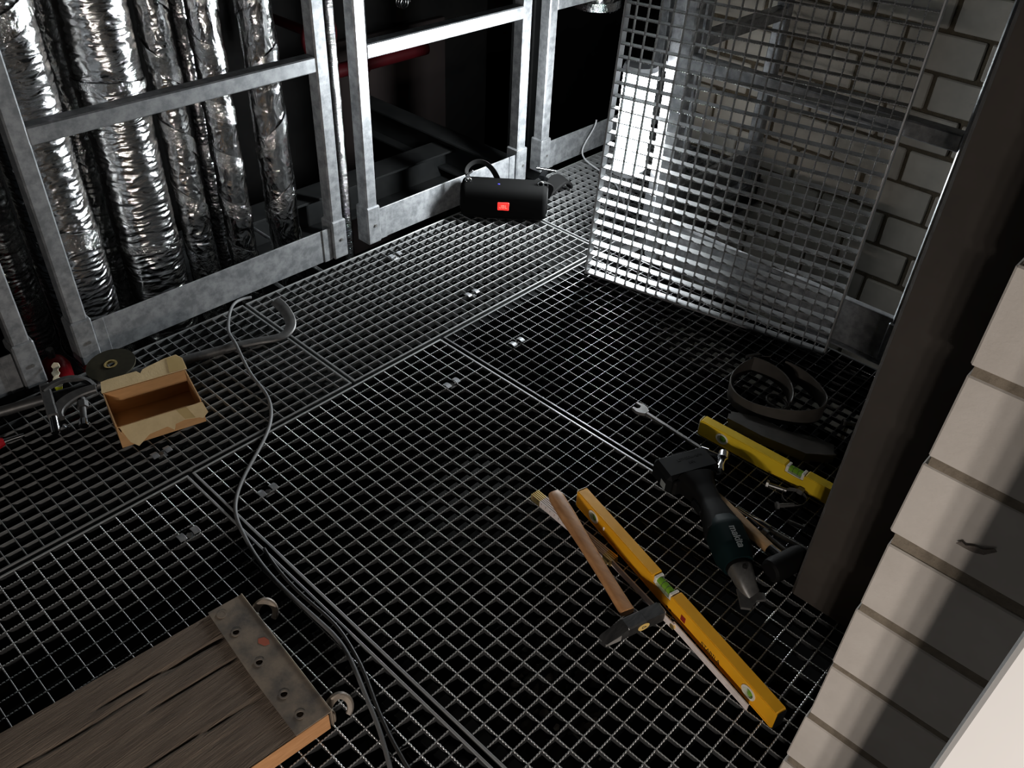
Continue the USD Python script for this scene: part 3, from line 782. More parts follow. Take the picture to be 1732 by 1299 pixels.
obj('front_flap', flap([(0.006, 0), (0.187, 0), (0.192, 0.026), (0.178, 0.036), (0.170, 0.032), (0.140, 0.027), (0.118, 0.030), (0.112, 0.042), (0.100, 0.030), (0.06, 0.034), (0.044, 0.044), (0.032, 0.052), (0.018, 0.038)], 0.0022, (0, 0, Hb - 0.008), math.radians(-52), -1), 'cardboard_torn', t)
obj('side_flap', BX(rot_to(extr(Polygon([(0, 0), (0.030, 0.0), (0.010, 0.040), (0.003, 0.018)]), 0, 0.002), (0.2, 0.2, -0.9), (0.1, -0.9, 0.0), (1, 0, 0), (-0.0012, 0.012, Hb - 0.004))), 'cardboard', t)
obj('tape_patch', flap([(0.128, 0.001), (0.150, 0.001), (0.162, 0.030), (0.140, 0.026)], 0.0006, (0, -0.0018, Hb - 0.006), math.radians(-52), -1), 'packing_tape', t)
obj('tape_patch', flap([(0.150, 0.002), (0.188, 0.002), (0.187, 0.030), (0.176, 0.041), (0.155, 0.040)], 0.0006, (0, Db - 0.001, Hb + 0.0024), math.radians(28), 1), 'packing_tape', t)

# ------------------------------------------------------------------ crowbar
cp = spline([(0.19, 1.868, 0.0125), (0.32, 1.842, 0.0125), (0.47, 1.802, 0.0125), (0.71, 1.737, 0.0125), (0.835, 1.702, 0.0125), (0.91, 1.672, 0.0125), (0.955, 1.656, 0.014), (0.990, 1.672, 0.020), (1.006, 1.705, 0.030), (1.012, 1.745, 0.040), (1.010, 1.768, 0.044)], 90)
hexr = [circ(0.0118, 6) for _ in range(60)] + [np.c_[circ(1, 12)[:, 0] * (0.0118 + 0.004 * i / 29), circ(1, 12)[:, 1] * (0.0118 - 0.007 * i / 29)] for i in range(30)]
hexr = [circ(0.0118, 12) if len(h) == 6 else h for h in hexr]
t = thing('crowbar', 'long dark steel crowbar with a hooked end lying behind the cardboard box', 'crowbar', (0.6, 1.76, 0))
obj('bar', sweep(cp[:62], hexr[:62]), 'tool_iron', t, smooth=30)
obj('hooked_claw', sweep(cp[61:], hexr[61:]), 'tool_iron', t, smooth=30)

# abrasive disc behind the box
t = thing('cutting_disc', 'dark round cutting disc with a bright centre ring behind the box', 'disc', (0.572, 1.822, 0.024))
zd = np.array([-0.1, -0.02, 1.0])
zd = unit(zd)
xd = unit(np.cross((0, 1, 0), zd))
yd = np.cross(zd, xd)
DO = np.array([0.567, 1.812, 0.0315])
dsk = extr(Point(0, 0).buffer(0.058, 24).difference(Point(0, 0).buffer(0.0135, 16)), 0, 0.004)
obj('disc', rot_to(dsk, xd, yd, zd, DO), 'disc_olive', t, smooth=30)
rg = extr(Point(0, 0).buffer(0.0155, 24).difference(Point(0, 0).buffer(0.0110, 16)), -0.001, 0.0055)
obj('centre_ring', rot_to(rg, xd, yd, zd, DO), 'brass', t, smooth=30)

# screw clamp
t = thing('screw_clamp', 'grey steel screw clamp with curved arms to the left of the box', 'clamp', (0.43, 1.74, 0))
obj('upright_bar', bar((0.418, 1.838, 0.034), (0.384, 1.716, 0.034), 0.022, 0.018, c=0.003), 'tool_iron', t, smooth=30)
obj('upright_end', rod((0.386, 1.722, 0.030), (0.372, 1.690, 0.010), 0.010, 14), 'chrome', t, smooth=40)
obj('curved_arm', sweep(spline([(0.392, 1.722, 0.018), (0.405, 1.742, 0.026), (0.43, 1.752, 0.032), (0.462, 1.752, 0.036), (0.497, 1.742, 0.038)], 30), [rrect(0.030 - 0.010 * i / 29, 0.016, 0.003) for i in range(30)]), 'tool_iron', t, smooth=30)
obj('thin_arm', sweep(spline([(0.405, 1.812, 0.040), (0.44, 1.815, 0.046), (0.475, 1.806, 0.044), (0.494, 1.792, 0.036), (0.502, 1.770, 0.024)], 30), rrect(0.014, 0.012, 0.002)), 'tool_iron', t, smooth=30)
obj('clamp_screw', rod((0.462, 1.744, 0.030), (0.430, 1.676, 0.012), 0.0075, 14), 'tool_iron', t, smooth=40)
obj('screw_tip', rod((0.434, 1.684, 0.014), (0.426, 1.670, 0.010), 0.0105, 14), 'chrome', t, smooth=40)
obj('screw_nut', rod((0.456, 1.731, 0.0268), (0.449, 1.716, 0.0228), 0.0125, 6), 'tool_iron', t)
obj('hinge_pin', rod((0.396, 1.706, 0.006), (0.400, 1.694, 0.006), 0.0055, 10), 'chrome', t, smooth=40)

# crumpled tag
t = thing('tie_tag', 'small crumpled white tag with a yellow tip at the foot of the left railing post', 'tag', (0.452, 1.862, 0.001))
tp = spline([(0.470, 1.885, 0.050), (0.462, 1.878, 0.036), (0.455, 1.866, 0.026), (0.450, 1.852, 0.018), (0.446, 1.842, 0.012)], 14)
obj('paper_strip', sweep(tp, [rrect(0.010 + 0.010 * math.sin(i * 0.9) ** 2, 0.003, 0.0008) for i in range(14)], up=(0, -0.5, 1)), 'tag_white', t)
obj('yellow_tip', sweep(spline([(0.4465, 1.8425, 0.0125), (0.444, 1.835, 0.007), (0.441, 1.826, 0.003)], 6), [rrect(0.018 - 0.002 * i, 0.003, 0.0008) for i in range(6)], up=(0, -0.5, 1)), 'tag_yellow', t)

# screwdriver at the left edge
t = thing('screwdriver', 'screwdriver with a red handle lying at the left edge of the picture', 'screwdriver', (0.25, 1.735, 0))
hp = np.array([(0.165, 1.745, 0.0155), (0.175, 1.744, 0.0155), (0.22, 1.739, 0.0155), (0.262, 1.7345, 0.0155), (0.278, 1.7325, 0.0155)])
obj('handle', tube(hp, [0.010, 0.0145, 0.0125, 0.0145, 0.009], 10), 'red_plastic', t, smooth=30)
obj('blade', rod((0.277, 1.7325, 0.0155), (0.318, 1.7275, 0.0125), 0.0062, 12, 0.0045), 'chrome', t, smooth=40)

# ------------------------------------------------------------------ cables on the floor
cab = [(1.005, 1.884), (0.967, 1.885), (0.92, 1.848), (0.869, 1.779), (0.851, 1.745)]
cz = [0.004, 0.010, 0.020, 0.022, 0.026]
cab += [(0.838, 1.700), (0.822, 1.644), (0.802, 1.562), (0.79, 1.493), (0.767, 1.438), (0.728, 1.387), (0.673, 1.341), (0.603, 1.291), (0.55, 1.243), (0.526, 1.209), (0.505, 1.15), (0.487, 1.061), (0.482, 0.966), (0.485, 0.869), (0.484, 0.807), (0.469, 0.746), (0.448, 0.687), (0.428, 0.632), (0.397, 0.566), (0.36, 0.48)]
cz += [0.0295, 0.020, 0.007] + [0.0045] * (len(cab) - 8)
obj('power_cable', tube(spline(np.c_[cab, cz], 260), 0.0042, 8), 'cable_grey', smooth=True, label='grey power cable snaking across the gratings from the railing to the lower edge', cat='cable')
c2 = [(0.512, 1.085, 0.004), (0.503, 1.035, 0.004), (0.4985, 0.928, 0.004), (0.500, 0.832, 0.004), (0.490, 0.778, 0.004), (0.478, 0.735, 0.0045), (0.449, 0.66, 0.0048), (0.42, 0.56, 0.0045), (0.40, 0.46, 0.004)]
obj('thin_cable', tube(spline(c2, 120), 0.0034, 8), 'cable_black', smooth=True, label='thin black cable lying close beside the grey one near the scaffold plank', cat='cable')

# ------------------------------------------------------------------ scaffold plank
pe = np.array([-0.996, 0.0872, 0.0])
pw = np.array([-0.0872, -0.996, 0.0])
PO = np.array([0.404, 0.987, 0.0])
t = thing('scaffold_plank', 'weathered brown scaffold plank with a holed steel end plate, lower left', 'plank', PO + pe * 0.5 + pw * 0.15)
PL = lambda m: rot_to(m, pe, pw, sz, PO)
xs = np.linspace(0.003, 1.25, 160)
ys = np.linspace(0.001, 0.299, 90)
X, Y = np.meshgrid(xs, ys, indexing='ij')
Z = 0.0435 + (fbm(np.stack([X * 5, Y * 60, X * 0], -1), 3, 4) - 0.5) * 0.0022
for y0, x0, x1, w, d in ((0.055, 0.06, 0.30, 0.0022, 0.006), (0.062, 0.06, 0.20, 0.003, 0.004), (0.11, 0.06, 0.24, 0.0016, 0.005), (0.20, 0.06, 0.5, 0.0016, 0.005), (0.235, 0.10, 0.7, 0.0012, 0.004), (0.075, 0.2, 0.6, 0.002, 0.004)):
    yy = y0 + 0.012 * (noise(np.stack([X * 9, X * 0 + y0 * 77, X * 0], -1), 3) - 0.5)
    Z -= d * np.exp(-((Y - yy) / w) ** 2) * np.clip((X - x0) / 0.02, 0, 1) * np.clip((x1 - X) / 0.05, 0, 1)
top = np.stack([X, Y, Z], -1).reshape(-1, 3)
nx_, ny_ = X.shape
i, j = np.meshgrid(np.arange(nx_ - 1), np.arange(ny_ - 1), indexing='ij')
a = (i * ny_ + j).ravel()
F = np.vstack([np.c_[a, a + ny_, a + ny_ + 1], np.c_[a, a + ny_ + 1, a + 1]])
topm = trimesh.Trimesh(top, F, process=False)
obj('board', cat(PL(topm), PL(cbox((0.003, 0.001, 0.001), (1.25, 0.299, 0.036)))), 'plank_wood', t, smooth=30)
obj('side_edge', PL(cbox((0.004, 0.2985, 0.002), (1.25, 0.3015, 0.0425), 0.001)), 'plank_edge', t, label='fresh orange-brown sawn edge')
hy = (0.018, 0.068, 0.147, 0.226, 0.274)
hx = (0.046, 0.0445, 0.043, 0.0415, 0.040)
pl = Polygon([(0.0, 0.0), (0.063, -0.001), (0.066, 0.15), (0.063, 0.301), (0.0, 0.301)], [np.c_[x + 0.0058 * np.cos(np.linspace(0, 2 * np.pi, 18)[:-1]), y + 0.0058 * np.sin(np.linspace(0, 2 * np.pi, 18)[:-1])] for x, y in list(zip(hx, hy))[1:]])
ep = obj('end_plate', cat(PL(extr(pl, 0.0455, 0.0478)), PL(cbox((-0.0025, -0.001, 0.002), (0.0, 0.302, 0.0495), 0.0006))), 'rusty_plate', t, label='rusty steel end plate with five round holes')
for x, y in zip(hx, hy):
    rg = extr(Point(x, y).buffer(0.0085, 12).difference(Point(x, y).buffer(0.0056, 12)), 0.0476, 0.0488)
    obj('rivet_ring', PL(rg), 'rusty_plate', ep)
obj('rivet_head', PL(extr(Point(hx[0], hy[0]).buffer(0.0062, 10), 0.0476, 0.0486)), 'rusty_plate', ep)
sm = np.array([(0.012, 0.108), (0.022, 0.104), (0.026, 0.112), (0.020, 0.124), (0.012, 0.126), (0.009, 0.118)])
obj('paint_smear', PL(extr(Polygon(sm), 0.0477, 0.0482)), 'paint_red_smear', ep)
for wy in (0.036, 0.283):
    hk = spline([(-0.001, wy, 0.020), (-0.014, wy - 0.004, 0.036), (-0.028, wy - 0.002, 0.040), (-0.038, wy + 0.008, 0.030), (-0.036, wy + 0.016, 0.016), (-0.030, wy + 0.018, 0.008)], 26)
    obj('claw_hook', PL(cat(sweep(hk, [rrect(0.016 - 0.006 * i / 25, 0.010 - 0.003 * i / 25, 0.002) for i in range(26)], up=(0, 1, 0.2)), cbox((-0.010, wy - 0.012, 0.004), (-0.001, wy + 0.016, 0.030), 0.003))), 'rusty_plate', t, smooth=40)

# ------------------------------------------------------------------ spirit levels
def make_level(label, o, e, m, L=0.60, H=0.044, Wd=0.022, texts=True):
    ax = unit(np.array([e[0] - o[0], e[1] - o[1], 0]))
    ay = np.array([-ax[1], ax[0], 0])
    if ay[0] < 0:
        ay = -ay
    o3 = np.array([o[0], o[1], 0.001])
    t = thing('spirit_level', label, 'spirit level', o3)
    T = lambda q: rot_to(q, ax, ay, sz, o3)
    v0, v1 = L * 0.44, L * 0.53
    # body as side profile with the notch of the middle vial and the round end vial
    side = Polygon([(0.004, 0), (L - 0.004, 0), (L, 0.004), (L, H - 0.004), (L - 0.004, H), (v1 + 0.004, H), (v1, H - 0.004), (v1, H - 0.017), (v0, H - 0.017), (v0, H - 0.004), (v0 - 0.004, H), (0.004, H), (0, H - 0.004), (0, 0.004)])
    ell = Point(0, 0).buffer(1, 12)
    from shapely import affinity
    hole = affinity.translate(affinity.scale(ell, 0.015, 0.013), 0.062, H * 0.52)
    hole2 = affinity.translate(affinity.scale(ell, 0.015, 0.013), L - 0.062, H * 0.52)
    b = extr(side.difference(hole).difference(hole2), 0, Wd)
    b = rot_to(b, (1, 0, 0), (0, 0, 1), (0, 1, 0), (0, 0, 0))
    obj('body', T(b), m, t)
    # raised ribs along both sides give the box section its lip
    for z in (0.0015, H - 0.0045):
        for xa, xb in ((0.004, v0 - 0.004), (v1 + 0.004, L - 0.004)):
            obj('edge_rib', T(cbox((xa, -0.0012, z), (xb, 0.0002, z + 0.003), 0.0004)), m, t)
    for x in (0.062, L - 0.062):
        rr = extr(affinity.scale(ell, 0.0158, 0.0138).difference(affinity.scale(ell, 0.0115, 0.0098)), -0.0016, Wd + 0.0016)
        hv = obj('end_vial_ring', T(rot_to(rr, (1, 0, 0), (0, 0, 1), (0, 1, 0), (x, 0, H * 0.52))), 'vial_frame', t)
        obj('vial', T(rod((x, Wd / 2, H * 0.52 - 0.0125), (x, Wd / 2, H * 0.52 + 0.0125), 0.0092, 20)), 'vial_green', hv, smooth=40)
    fr = obj('vial_frame', T(cat(cbox((v0 + 0.0005, 0.001, H - 0.0168), (v0 + 0.007, Wd - 0.001, H - 0.0005), 0.001), cbox((v1 - 0.007, 0.001, H - 0.0168), (v1 - 0.0005, Wd - 0.001, H - 0.0005), 0.001), cbox((v0 + 0.007, 0.0005, H - 0.0168), (v1 - 0.007, Wd - 0.0005, H - 0.0145), 0.0004))), 'vial_frame', t)
    obj('vial', T(rod((v0 + 0.006, Wd / 2, H - 0.0085), (v1 - 0.006, Wd / 2, H - 0.0085), 0.0072, 20)), 'vial_green', fr, smooth=40)
    for x in ((v0 + v1) / 2 - 0.006, (v0 + v1) / 2 + 0.006):
        obj('vial_line', T(trimesh.creation.torus(0.0073, 0.0005, 20, 6, transform=trimesh.transformations.compose_matrix(translate=(x, Wd / 2, H - 0.0085), angles=(0, math.pi / 2, 0)))), 'print_black', fr)
    for x in (0.0, L):
        s = -1 if x == 0 else 1
        obj('end_cap', T(cbox((x, 0.0004, 0.0008), (x + s * 0.0022, Wd - 0.0004, H - 0.0008), 0.001)), 'vial_frame' if x == 0 else 'black_plastic', t)
    if texts:
        obj('white_dot', T(cbox((0.097, -0.0018, 0.018), (0.101, 0.0002, 0.027), 0.0006)), 'print_white', t)
        for x in (v1 - 0.006, v1 + 0.004):
            obj('printed_mark', T(cbox((x, -0.0006, 0.006), (x + 0.0045, 0.0002, 0.010))), 'print_black', t)
        obj('printed_mark', T(cbox((v1 + 0.034, -0.0006, 0.014), (v1 + 0.046, 0.0002, 0.028))), 'print_red', t)
        tm = text_mesh('STABILA', 0.0085, 0.0005, False)
        obj('lettering', T(rot_to(tm, (1, 0, 0), (0, 0, 1), (0, -1, 0), (v1 + 0.092, 0, 0.010))), 'print_black', t)
    return t


make_level('orange-yellow spirit level lying beside the hammer and folding rule', (1.0485, 0.7285), (0.888, 0.163), 'level_yellow', L=0.585)
make_level('yellow spirit level lying beside the wrench and running behind the dark wall', (1.4335, 0.6750), (1.441, 0.345), 'level_yellow_cool', L=0.50, texts=False)

# ------------------------------------------------------------------ folding rule
t = thing('folding_rule', 'white wooden folding rule with brass ends under the hammer handle', 'folding rule', (0.98, 0.69, 0))
r0 = np.array([1.0005, 0.806, 0.009])
r1 = np.array([0.9775, 0.572, 0.009])
rd = unit(r1 - r0)
rn = np.array([-rd[1], rd[0], 0])
if rn[0] > 0:
    rn = -rn
for k in range(5):
    o = rn * (0.0044 * k - 0.0165 + 0.006)
    obj('lath', bar(r0 + o, r1 + o, 0.0030, 0.016, c=0.0005), 'rule_white', t)
for p, q in ((r0, r0 + rd * 0.026), (r1 - rd * 0.022, r1)):
    for k in range(5):
        o = rn * (0.0044 * k - 0.0165 + 0.006)
        obj('brass_end', bar(p + o - rd * 0.0004, q + o + rd * 0.0004, 0.0033, 0.0164, c=0.0004), 'brass', t)
obj('lath', bar((0.9800, 0.600, 0.009), (0.9350, 0.398, 0.009), 0.0030, 0.016, c=0.0005), 'rule_white', t)
obj('lath', bar((0.9395, 0.402, 0.009), (0.8895, 0.214, 0.009), 0.0030, 0.016, c=0.0005), 'rule_white', t)
obj('hinge', rod((0.9330, 0.401, 0.009), (0.9415, 0.399, 0.009), 0.006, 16), 'brass', t)
for k in range(18):
    f = (k + 0.5) / 18
    p = r0 * (1 - f) + r1 * f + rn * 0.0088
    obj('scale_mark', bar(p + (0, 0, 0.001), p + (0, 0, 0.006 if k % 3 else 0.0068), 0.0008, 0.0006, up=(1, 0, 0), c=0.0001), 'print_red' if k % 5 == 0 else 'print_black', t)

# ------------------------------------------------------------------ hammer
t = thing('hammer', 'hammer with a reddish wooden handle and an orange sticker on its dark head', 'hammer', (0.93, 0.6, 0))
ha = np.array([1.0085, 0.7595, 0.042])
hb = np.array([0.884, 0.470, 0.0335])
tt = np.linspace(0, 1, 28)
hw = np.interp(tt, [0, 0.03, 0.2, 0.45, 0.75, 1.0], [0.026, 0.032, 0.033, 0.028, 0.026, 0.028])
hh = np.interp(tt, [0, 0.03, 0.2, 0.45, 0.75, 1.0], [0.018, 0.022, 0.023, 0.019, 0.018, 0.020])
oct_ = np.array([(math.cos(a), math.sin(a)) for a in np.arange(16) / 16 * 2 * math.pi])
oct_ = np.sign(oct_) * abs(oct_) ** 0.7
obj('handle', sweep([ha * (1 - s) + hb * s for s in tt], [oct_ * (w / 2, h / 2) for w, h in zip(hw, hh)]), 'handle_wood', t, smooth=50)
hx_ = unit((0.134, -0.043, 0))
hy_ = np.array([-hx_[1], hx_[0], 0])
HO = np.array([0.872, 0.4475, 0.0075])
HT = lambda m: rot_to(m, hx_, hy_, sz, HO)
s_ = 0.0135
eye = cbox((-0.022, -s_, 0.010), (0.022, s_, 0.037), 0.003)
poll = hull([(0.020, y, z) for y in (-s_ + 0.001, s_ - 0.001) for z in (0.011, 0.036)] + [(0.060, y, z) for y in (-s_ + 0.0005, s_ - 0.0005) for z in (0.0105, 0.0365)] + [(0.064, y, z) for y in (-s_ + 0.003, s_ - 0.003) for z in (0.0135, 0.0335)])
peen = hull([(-0.020, y, z) for y in (-s_ + 0.001, s_ - 0.001) for z in (0.011, 0.036)] + [(-0.062, y, z) for y in (-s_ + 0.002, s_ - 0.002) for z in (0.010, 0.019)] + [(-0.066, y, z) for y in (-s_ + 0.003, s_ - 0.003) for z in (0.0115, 0.0165)])
hd = obj('head', HT(cat(eye, poll, peen)), 'hammer_steel', t)
obj('striking_face', HT(cbox((0.0625, -s_ + 0.002, 0.0125), (0.0650, s_ - 0.002, 0.0345), 0.001)), 'hammer_bright', hd)
pk = hull([(-0.066, -s_ + 0.0022, z) for z in (0.0115, 0.0168)] + [(-0.034, -s_ + 0.0007, z) for z in (0.0115, 0.026)] + [(-0.066, -s_ + 0.004, z) for z in (0.0115, 0.0168)] + [(-0.034, -s_ + 0.003, z) for z in (0.0115, 0.026)])
obj('lit_peen', HT(pk), 'hammer_bright', hd)  # light on the side of the peen put in as a brighter patch
stk = extr(Point(0, 0).buffer(1, 20), 0, 0.0008)
stk.apply_scale([0.0125, 0.0090, 1])
so_ = obj('sticker', HT(rot_to(stk, (1, 0, 0), (0, 0, 1), (0, -1, 0), (0.014, -s_ - 0.0001, 0.0235))), 'sticker_orange', t, label='oval orange sticker')
tm = text_mesh('C>', 0.006, 0.0004, True)
obj('sticker_print', HT(rot_to(tm, (1, 0, 0), (0, 0, 1), (0, -1, 0), (0.0088, -s_ - 0.0009, 0.0205))), 'print_black', so_)

# ------------------------------------------------------------------ socket wrench
t = thing('socket_wrench', 'chrome wrench with an open end and a swivel socket, left of the right-hand level', 'wrench', (1.39, 0.72, 0))
wa, wb = np.array([1.397, 0.800, 0.010]), np.array([1.384, 0.632, 0.012])
wn = np.array([1.0, 0.08, 0])
obj('shaft', sweep([wa, (wa + wb) / 2, wb], rrect(0.011, 0.007, 0.002)), 'dull_silver', t, smooth=30)
jaw = Polygon([(0.0, -0.007), (0.012, -0.016), (0.026, -0.017), (0.040, -0.013), (0.042, -0.008), (0.026, -0.0075), (0.022, 0.0), (0.026, 0.0075), (0.036, 0.008), (0.034, 0.014), (0.020, 0.017), (0.010, 0.014), (0.0, 0.007)])
wd = unit(wa - wb)
obj('open_end', rot_to(extr(jaw, -0.004, 0.004), wd, np.cross(sz, wd), sz, wa - wd * 0.002), 'dull_silver', t, smooth=30)
obj('swivel_joint', cat(rod(wb, wb + (0.000, -0.018, 0.004), 0.008, 14), rod(wb + (-0.002, -0.016, 0.004), wb + (0.0, -0.044, 0.006), 0.006, 14)), 'chrome', t, smooth=40)
obj('socket', tube(np.array([(1.344, 0.562, 0.016), (1.356, 0.567, 0.016), (1.362, 0.5695, 0.016), (1.378, 0.576, 0.016), (1.384, 0.5785, 0.016), (1.402, 0.586, 0.016)]), [0.0115, 0.0115, 0.0090, 0.0095, 0.0135, 0.0135], 18), 'chrome', t, smooth=30)

# ------------------------------------------------------------------ cordless saw
t = thing('cordless_saw', 'dark cordless power saw with a battery and bare metal nose among the tools', 'power tool', (1.17, 0.48, 0))
sa = unit((0.138, -0.062, 0))          # across the battery
sb = np.array([sa[1], -sa[0], 0])      # from the battery to the nose
QO = np.array([1.285, 0.632, 0.0])
Q = lambda m: rot_to(m, sa, sb, sz, QO)
bt = obj('battery', Q(cbox((-0.066, -0.010, 0.012), (0.066, 0.062, 0.062), 0.009)), 'black_plastic', t, smooth=30)
obj('battery_rail', Q(cbox((-0.058, 0.060, 0.018), (0.050, 0.074, 0.056), 0.005)), 'black_rubber', bt, smooth=30)
obj('release_button', Q(cbox((-0.020, -0.0115, 0.040), (0.020, -0.006, 0.056), 0.002)), 'black_rubber', bt)
tm = text_mesh('LITHIUM-ION', 0.0065, 0.0006, True)
obj('embossed_text', Q(rot_to(tm, (1, 0, 0), (0, -1, 0), (0, 0, 1), (-0.020, 0.020, 0.0618))), 'black_rubber', bt)
tm = text_mesh('18V', 0.0065, 0.0006, True)
obj('embossed_text', Q(rot_to(tm, (1, 0, 0), (0, -1, 0), (0, 0, 1), (0.000, 0.034, 0.0618))), 'black_rubber', bt)
obj('white_label', Q(cbox((-0.0668, 0.034, 0.022), (-0.0655, 0.052, 0.040), 0.0004)), 'print_grey', bt)
hp = np.array([(-0.002, 0.066, 0.040), (-0.006, 0.095, 0.042), (-0.012, 0.135, 0.044), (-0.020, 0.175, 0.046), (-0.028, 0.215, 0.046)])
hp = spline(hp, 24)
obj('handle', Q(sweep(hp, [oct_ * (np.interp(i, [0, 6, 12, 18, 23], [0.044, 0.030, 0.026, 0.032, 0.040]), np.interp(i, [0, 6, 12, 23], [0.032, 0.026, 0.024, 0.032])) for i in range(24)])), 'black_rubber', t, smooth=40)
obj('trigger', Q(cbox((-0.048, 0.120, 0.036), (-0.030, 0.158, 0.052), 0.004)), 'black_plastic', t, smooth=30)
mb = spline([(-0.022, 0.190, 0.046), (-0.030, 0.225, 0.046), (-0.040, 0.265, 0.044), (-0.048, 0.298, 0.042)], 20)
bd_ = obj('motor_body', Q(sweep(mb, [oct_ * (np.interp(i, [0, 5, 14, 19], [0.028, 0.036, 0.036, 0.028]), np.interp(i, [0, 5, 14, 19], [0.028, 0.040, 0.040, 0.030])) for i in range(20)])), 'tool_teal', t, smooth=40)
md = unit(mb[-1] - mb[0])
tm = text_mesh('makita', 0.013, 0.0012, True)
tdir = Q(trimesh.Trimesh([(0, 0, 0)], np.zeros((0, 3), int), process=False))
bdir = unit(sa * md[0] + sb * md[1])
bn = np.cross(sz, bdir)
o_ = QO + sa * mb[8][0] + sb * mb[8][1] + sz * 0.0865 - bn * 0.006
obj('lettering', rot_to(tm, bdir, bn, sz, o_), 'print_grey', bd_)
nb = mb[-1]
obj('collar', Q(sweep([nb - md * 0.004, nb + md * 0.002, nb + md * 0.008], [circ(0.026, 20)] * 3)), 'black_rubber', t, smooth=40)
nose = sweep(spline([nb + md * 0.006, nb + md * 0.030, nb + md * 0.045 + (0.003, 0, -0.006), nb + md * 0.062 + (0.010, 0, -0.014)], 14), [oct_ * (0.024 - 0.0006 * i, 0.022 - 0.0008 * i) for i in range(14)])
gn = obj('gear_nose', Q(nose), 'dull_silver', t, smooth=40)
sh = rot_to(extr(Polygon([(-0.022, -0.006), (0.030, -0.010), (0.034, 0.004), (0.016, 0.012), (0.006, 0.034), (-0.012, 0.036), (-0.018, 0.010)]), -0.003, 0.003), (0.8, 0.6, 0), (-0.6, 0.8, 0), (0, 0, 1), nb + md * 0.058 + (0.0, 0, -0.012))
obj('guide_shoe', Q(sh), 'dull_silver', t)
obj('nose_bolt', Q(rod(nb + md * 0.022 + (0, 0, 0.016), nb + md * 0.022 + (0, 0, 0.0235), 0.005, 12)), 'black_iron', gn)

# ------------------------------------------------------------------ mallet
t = thing('mallet', 'mallet with a wooden handle, chrome collar and black rubber head by the dark wall', 'mallet', (1.23, 0.43, 0))
ma, mc, mh = np.array([1.272, 0.545, 0.018]), np.array([1.216, 0.362, 0.026]), np.array([1.200, 0.310, 0.0285])
obj('handle', sweep([ma * (1 - s) + mc * s for s in np.linspace(0, 1, 18)], [oct_ * (np.interp(i, [0, 3, 10, 17], [0.011, 0.0135, 0.012, 0.0105]), np.interp(i, [0, 3, 10, 17], [0.011, 0.0135, 0.012, 0.0105])) for i in range(18)]), 'handle_wood_old', t, smooth=50)
md2 = unit(mh - mc)
obj('collar', tube([mc - md2 * 0.001, mc + md2 * 0.012, mc + md2 * 0.024], [0.0122, 0.0128, 0.0135], 24), 'chrome', t, smooth=30)
ma_ = unit(np.cross(md2, sz))
hc = mc + md2 * 0.044
obj('head', tube([hc - ma_ * 0.046, hc - ma_ * 0.042, hc - ma_ * 0.030, hc, hc + ma_ * 0.030, hc + ma_ * 0.040, hc + ma_ * 0.044], [0.018, 0.0235, 0.0255, 0.0245, 0.0255, 0.0235, 0.018], 28), 'black_rubber', t, smooth=30)

# chisels and drill rods beside the mallet
t = thing('drill_bit', 'steel drill bit with a bright flared tip lying beside the mallet handle', 'drill bit', (1.28, 0.40, 0))
obj('tip', tube(spline([(1.2835, 0.478, 0.009), (1.2815, 0.455, 0.009), (1.2800, 0.430, 0.010), (1.2790, 0.405, 0.010), (1.2785, 0.395, 0.010)], 20), list(np.interp(np.linspace(0, 1, 20), [0, 0.5, 0.75, 1], [0.0035, 0.0045, 0.0085, 0.0085])), 12), 'chrome', t, smooth=40)
obj('shank', rod((1.2785, 0.396, 0.009), (1.283, 0.300, 0.009), 0.0055, 12), 'worn_steel', t, smooth=40)
t = thing('steel_pin', 'thin steel pin with a round head lying closest to the mallet handle', 'pin', (1.26, 0.35, 0))
obj('pin_head', rod((1.2660, 0.403, 0.009), (1.2640, 0.391, 0.009), 0.008, 14), 'worn_steel', t, smooth=40)
obj('shank', rod((1.2642, 0.393, 0.0065), (1.2460, 0.302, 0.0065), 0.0042, 12), 'worn_steel', t, smooth=40)

# ------------------------------------------------------------------ tool belt
t = thing('tool_belt', 'dark leather tool belt standing in a loop in front of the upright grating', 'belt', (1.69, 0.62, 0))
aa = np.linspace(0.12 * np.pi, 2.02 * np.pi, 90)
lx, ly_ = 0.108, 0.118
rot_a = math.radians(18)
pts = []
for i, a in enumerate(aa):
    rr = 1.0 + 0.05 * math.sin(3 * a + 1) - 0.06 * i / 89
    x, y = lx * rr * math.cos(a), ly_ * rr * math.sin(a)
    pts.append((1.688 + x * math.cos(rot_a) - y * math.sin(rot_a), 0.612 + x * math.sin(rot_a) + y * math.cos(rot_a), 0.024 + 0.004 * math.sin(2 * a)))
obj('belt_strap', sweep(pts, rrect(0.004, 0.046, 0.0012)), 'leather_dark', t, smooth=40)
inner = spline([(1.735, 0.715, 0.030), (1.742, 0.665, 0.030), (1.725, 0.610, 0.028), (1.690, 0.575, 0.024), (1.650, 0.560, 0.022)], 40)
obj('belt_tongue', sweep(inner, rrect(0.004, 0.046, 0.0012)), 'leather_dark', t, smooth=40)
obj('buckle', cat(bar((1.727, 0.728, 0.004), (1.727, 0.728, 0.054), 0.006, 0.006, up=(1, 0, 0)), bar((1.757, 0.712, 0.004), (1.757, 0.712, 0.054), 0.006, 0.006, up=(1, 0, 0)), bar((1.727, 0.728, 0.052), (1.757, 0.712, 0.052), 0.006, 0.006), bar((1.727, 0.728, 0.006), (1.757, 0.712, 0.006), 0.006, 0.006)), 'black_iron', t)
obj('tool_loop', trimesh.creation.torus(0.026, 0.004, 30, 8, transform=trimesh.transformations.compose_matrix(translate=(1.672, 0.600, 0.006), angles=(0.2, 0.1, 0))), 'leather_dark', t, smooth=True)
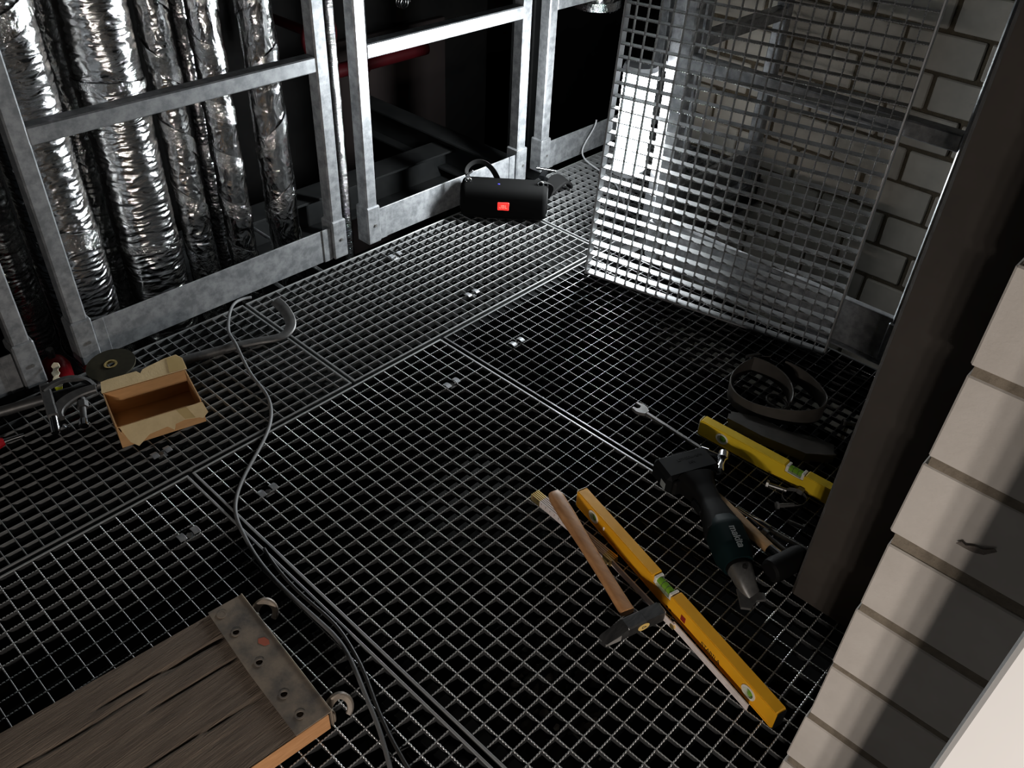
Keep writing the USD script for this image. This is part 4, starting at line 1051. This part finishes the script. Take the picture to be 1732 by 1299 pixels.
t = thing('tool_pouch', 'flat dark leather pouch lying between the tool belt and the yellow level', 'pouch', (1.57, 0.53, 0))
pp = extr(Polygon([(1.508, 0.640), (1.545, 0.655), (1.572, 0.600), (1.580, 0.520), (1.604, 0.470), (1.615, 0.420), (1.575, 0.400), (1.530, 0.450), (1.512, 0.55)]), 0.001, 0.018)
obj('pouch_body', pp, 'leather_dark', t)
obj('pouch_flap', extr(Polygon([(1.505, 0.642), (1.522, 0.650), (1.548, 0.555), (1.585, 0.430), (1.574, 0.396), (1.528, 0.448), (1.508, 0.55)]), 0.018, 0.028), 'leather_dark', t)

# small loose fixings
def bolt(name, label, p, d, L, r, m):
    d = unit(d)
    p = np.array(p, float)
    t = thing(name, label, 'bolt', (p[0], p[1], 0), 'loose bolts among the tools')
    obj('hex_head', rod(p, p + d * r * 1.1, r * 1.9, 6), m, t)
    obj('threaded_shank', rod(p + d * r * 1.1, p + d * L, r, 12), m, t, smooth=40)


bolt('loose_bolt', 'shiny loose bolt lying nearest the right-hand yellow level', (1.395, 0.470, 0.009), (0.3, -1, 0), 0.045, 0.0048, 'worn_steel')
bolt('loose_bolt', 'loose bolt lying between the drill bit and the right-hand level', (1.350, 0.420, 0.009), (0.8, -0.7, 0), 0.04, 0.0048, 'dull_silver')
bolt('loose_bolt', 'loose bolt lying close to the dark wall beside the drill bit', (1.335, 0.345, 0.009), (-0.2, 1, 0), 0.035, 0.0045, 'dull_silver')
bolt('loose_bolt', 'bright loose bolt beside the tool belt near the dark wall', (1.715, 0.446, 0.009), (0.5, -0.8, 0), 0.05, 0.0055, 'worn_steel')
t = thing('hose_clamp', 'open metal hose clamp ring lying between the drill bit and the level', 'clamp', (1.40, 0.40, 0))
obj('band', sweep(np.array([(1.402 + 0.026 * math.cos(a), 0.405 + 0.026 * math.sin(a), 0.0065) for a in np.linspace(0.2, 5.9, 40)]), rrect(0.001, 0.011, 0.0003)), 'dull_silver', t, smooth=40)
obj('screw_housing', cbox((1.424, 0.398, 0.001), (1.438, 0.412, 0.014), 0.002), 'dull_silver', t)

# rubble below the floor
def rocks(cx, cy, sx_, sy_, n, smin, smax, z, seed):
    r = np.random.default_rng(seed)
    out = []
    for _ in range(n):
        p = np.array([r.normal(cx, sx_), r.normal(cy, sy_), 0])
        s = r.uniform(smin, smax)
        pts = r.normal(size=(12, 3))
        pts = pts / np.linalg.norm(pts, axis=1)[:, None] * s * np.array([1, r.uniform(0.5, 1), r.uniform(0.3, 0.7)])
        m = hull(pts)
        m.apply_translation(p + (0, 0, z - m.bounds[0, 2]))
        out.append(m)
    return cat(*out)


t = thing('rubble_heap', 'dark rubble lying below the grating in front of the hammer head', 'rubble', (0.905, 0.66, -0.36), kind='stuff')
obj('stones', rocks(0.905, 0.66, 0.09, 0.09, 110, 0.008, 0.03, -0.36, 21), 'rubble', t)
obj('stone_chips', rocks(0.90, 0.62, 0.07, 0.05, 26, 0.008, 0.022, -0.352, 22), 'rubble_pale', t)
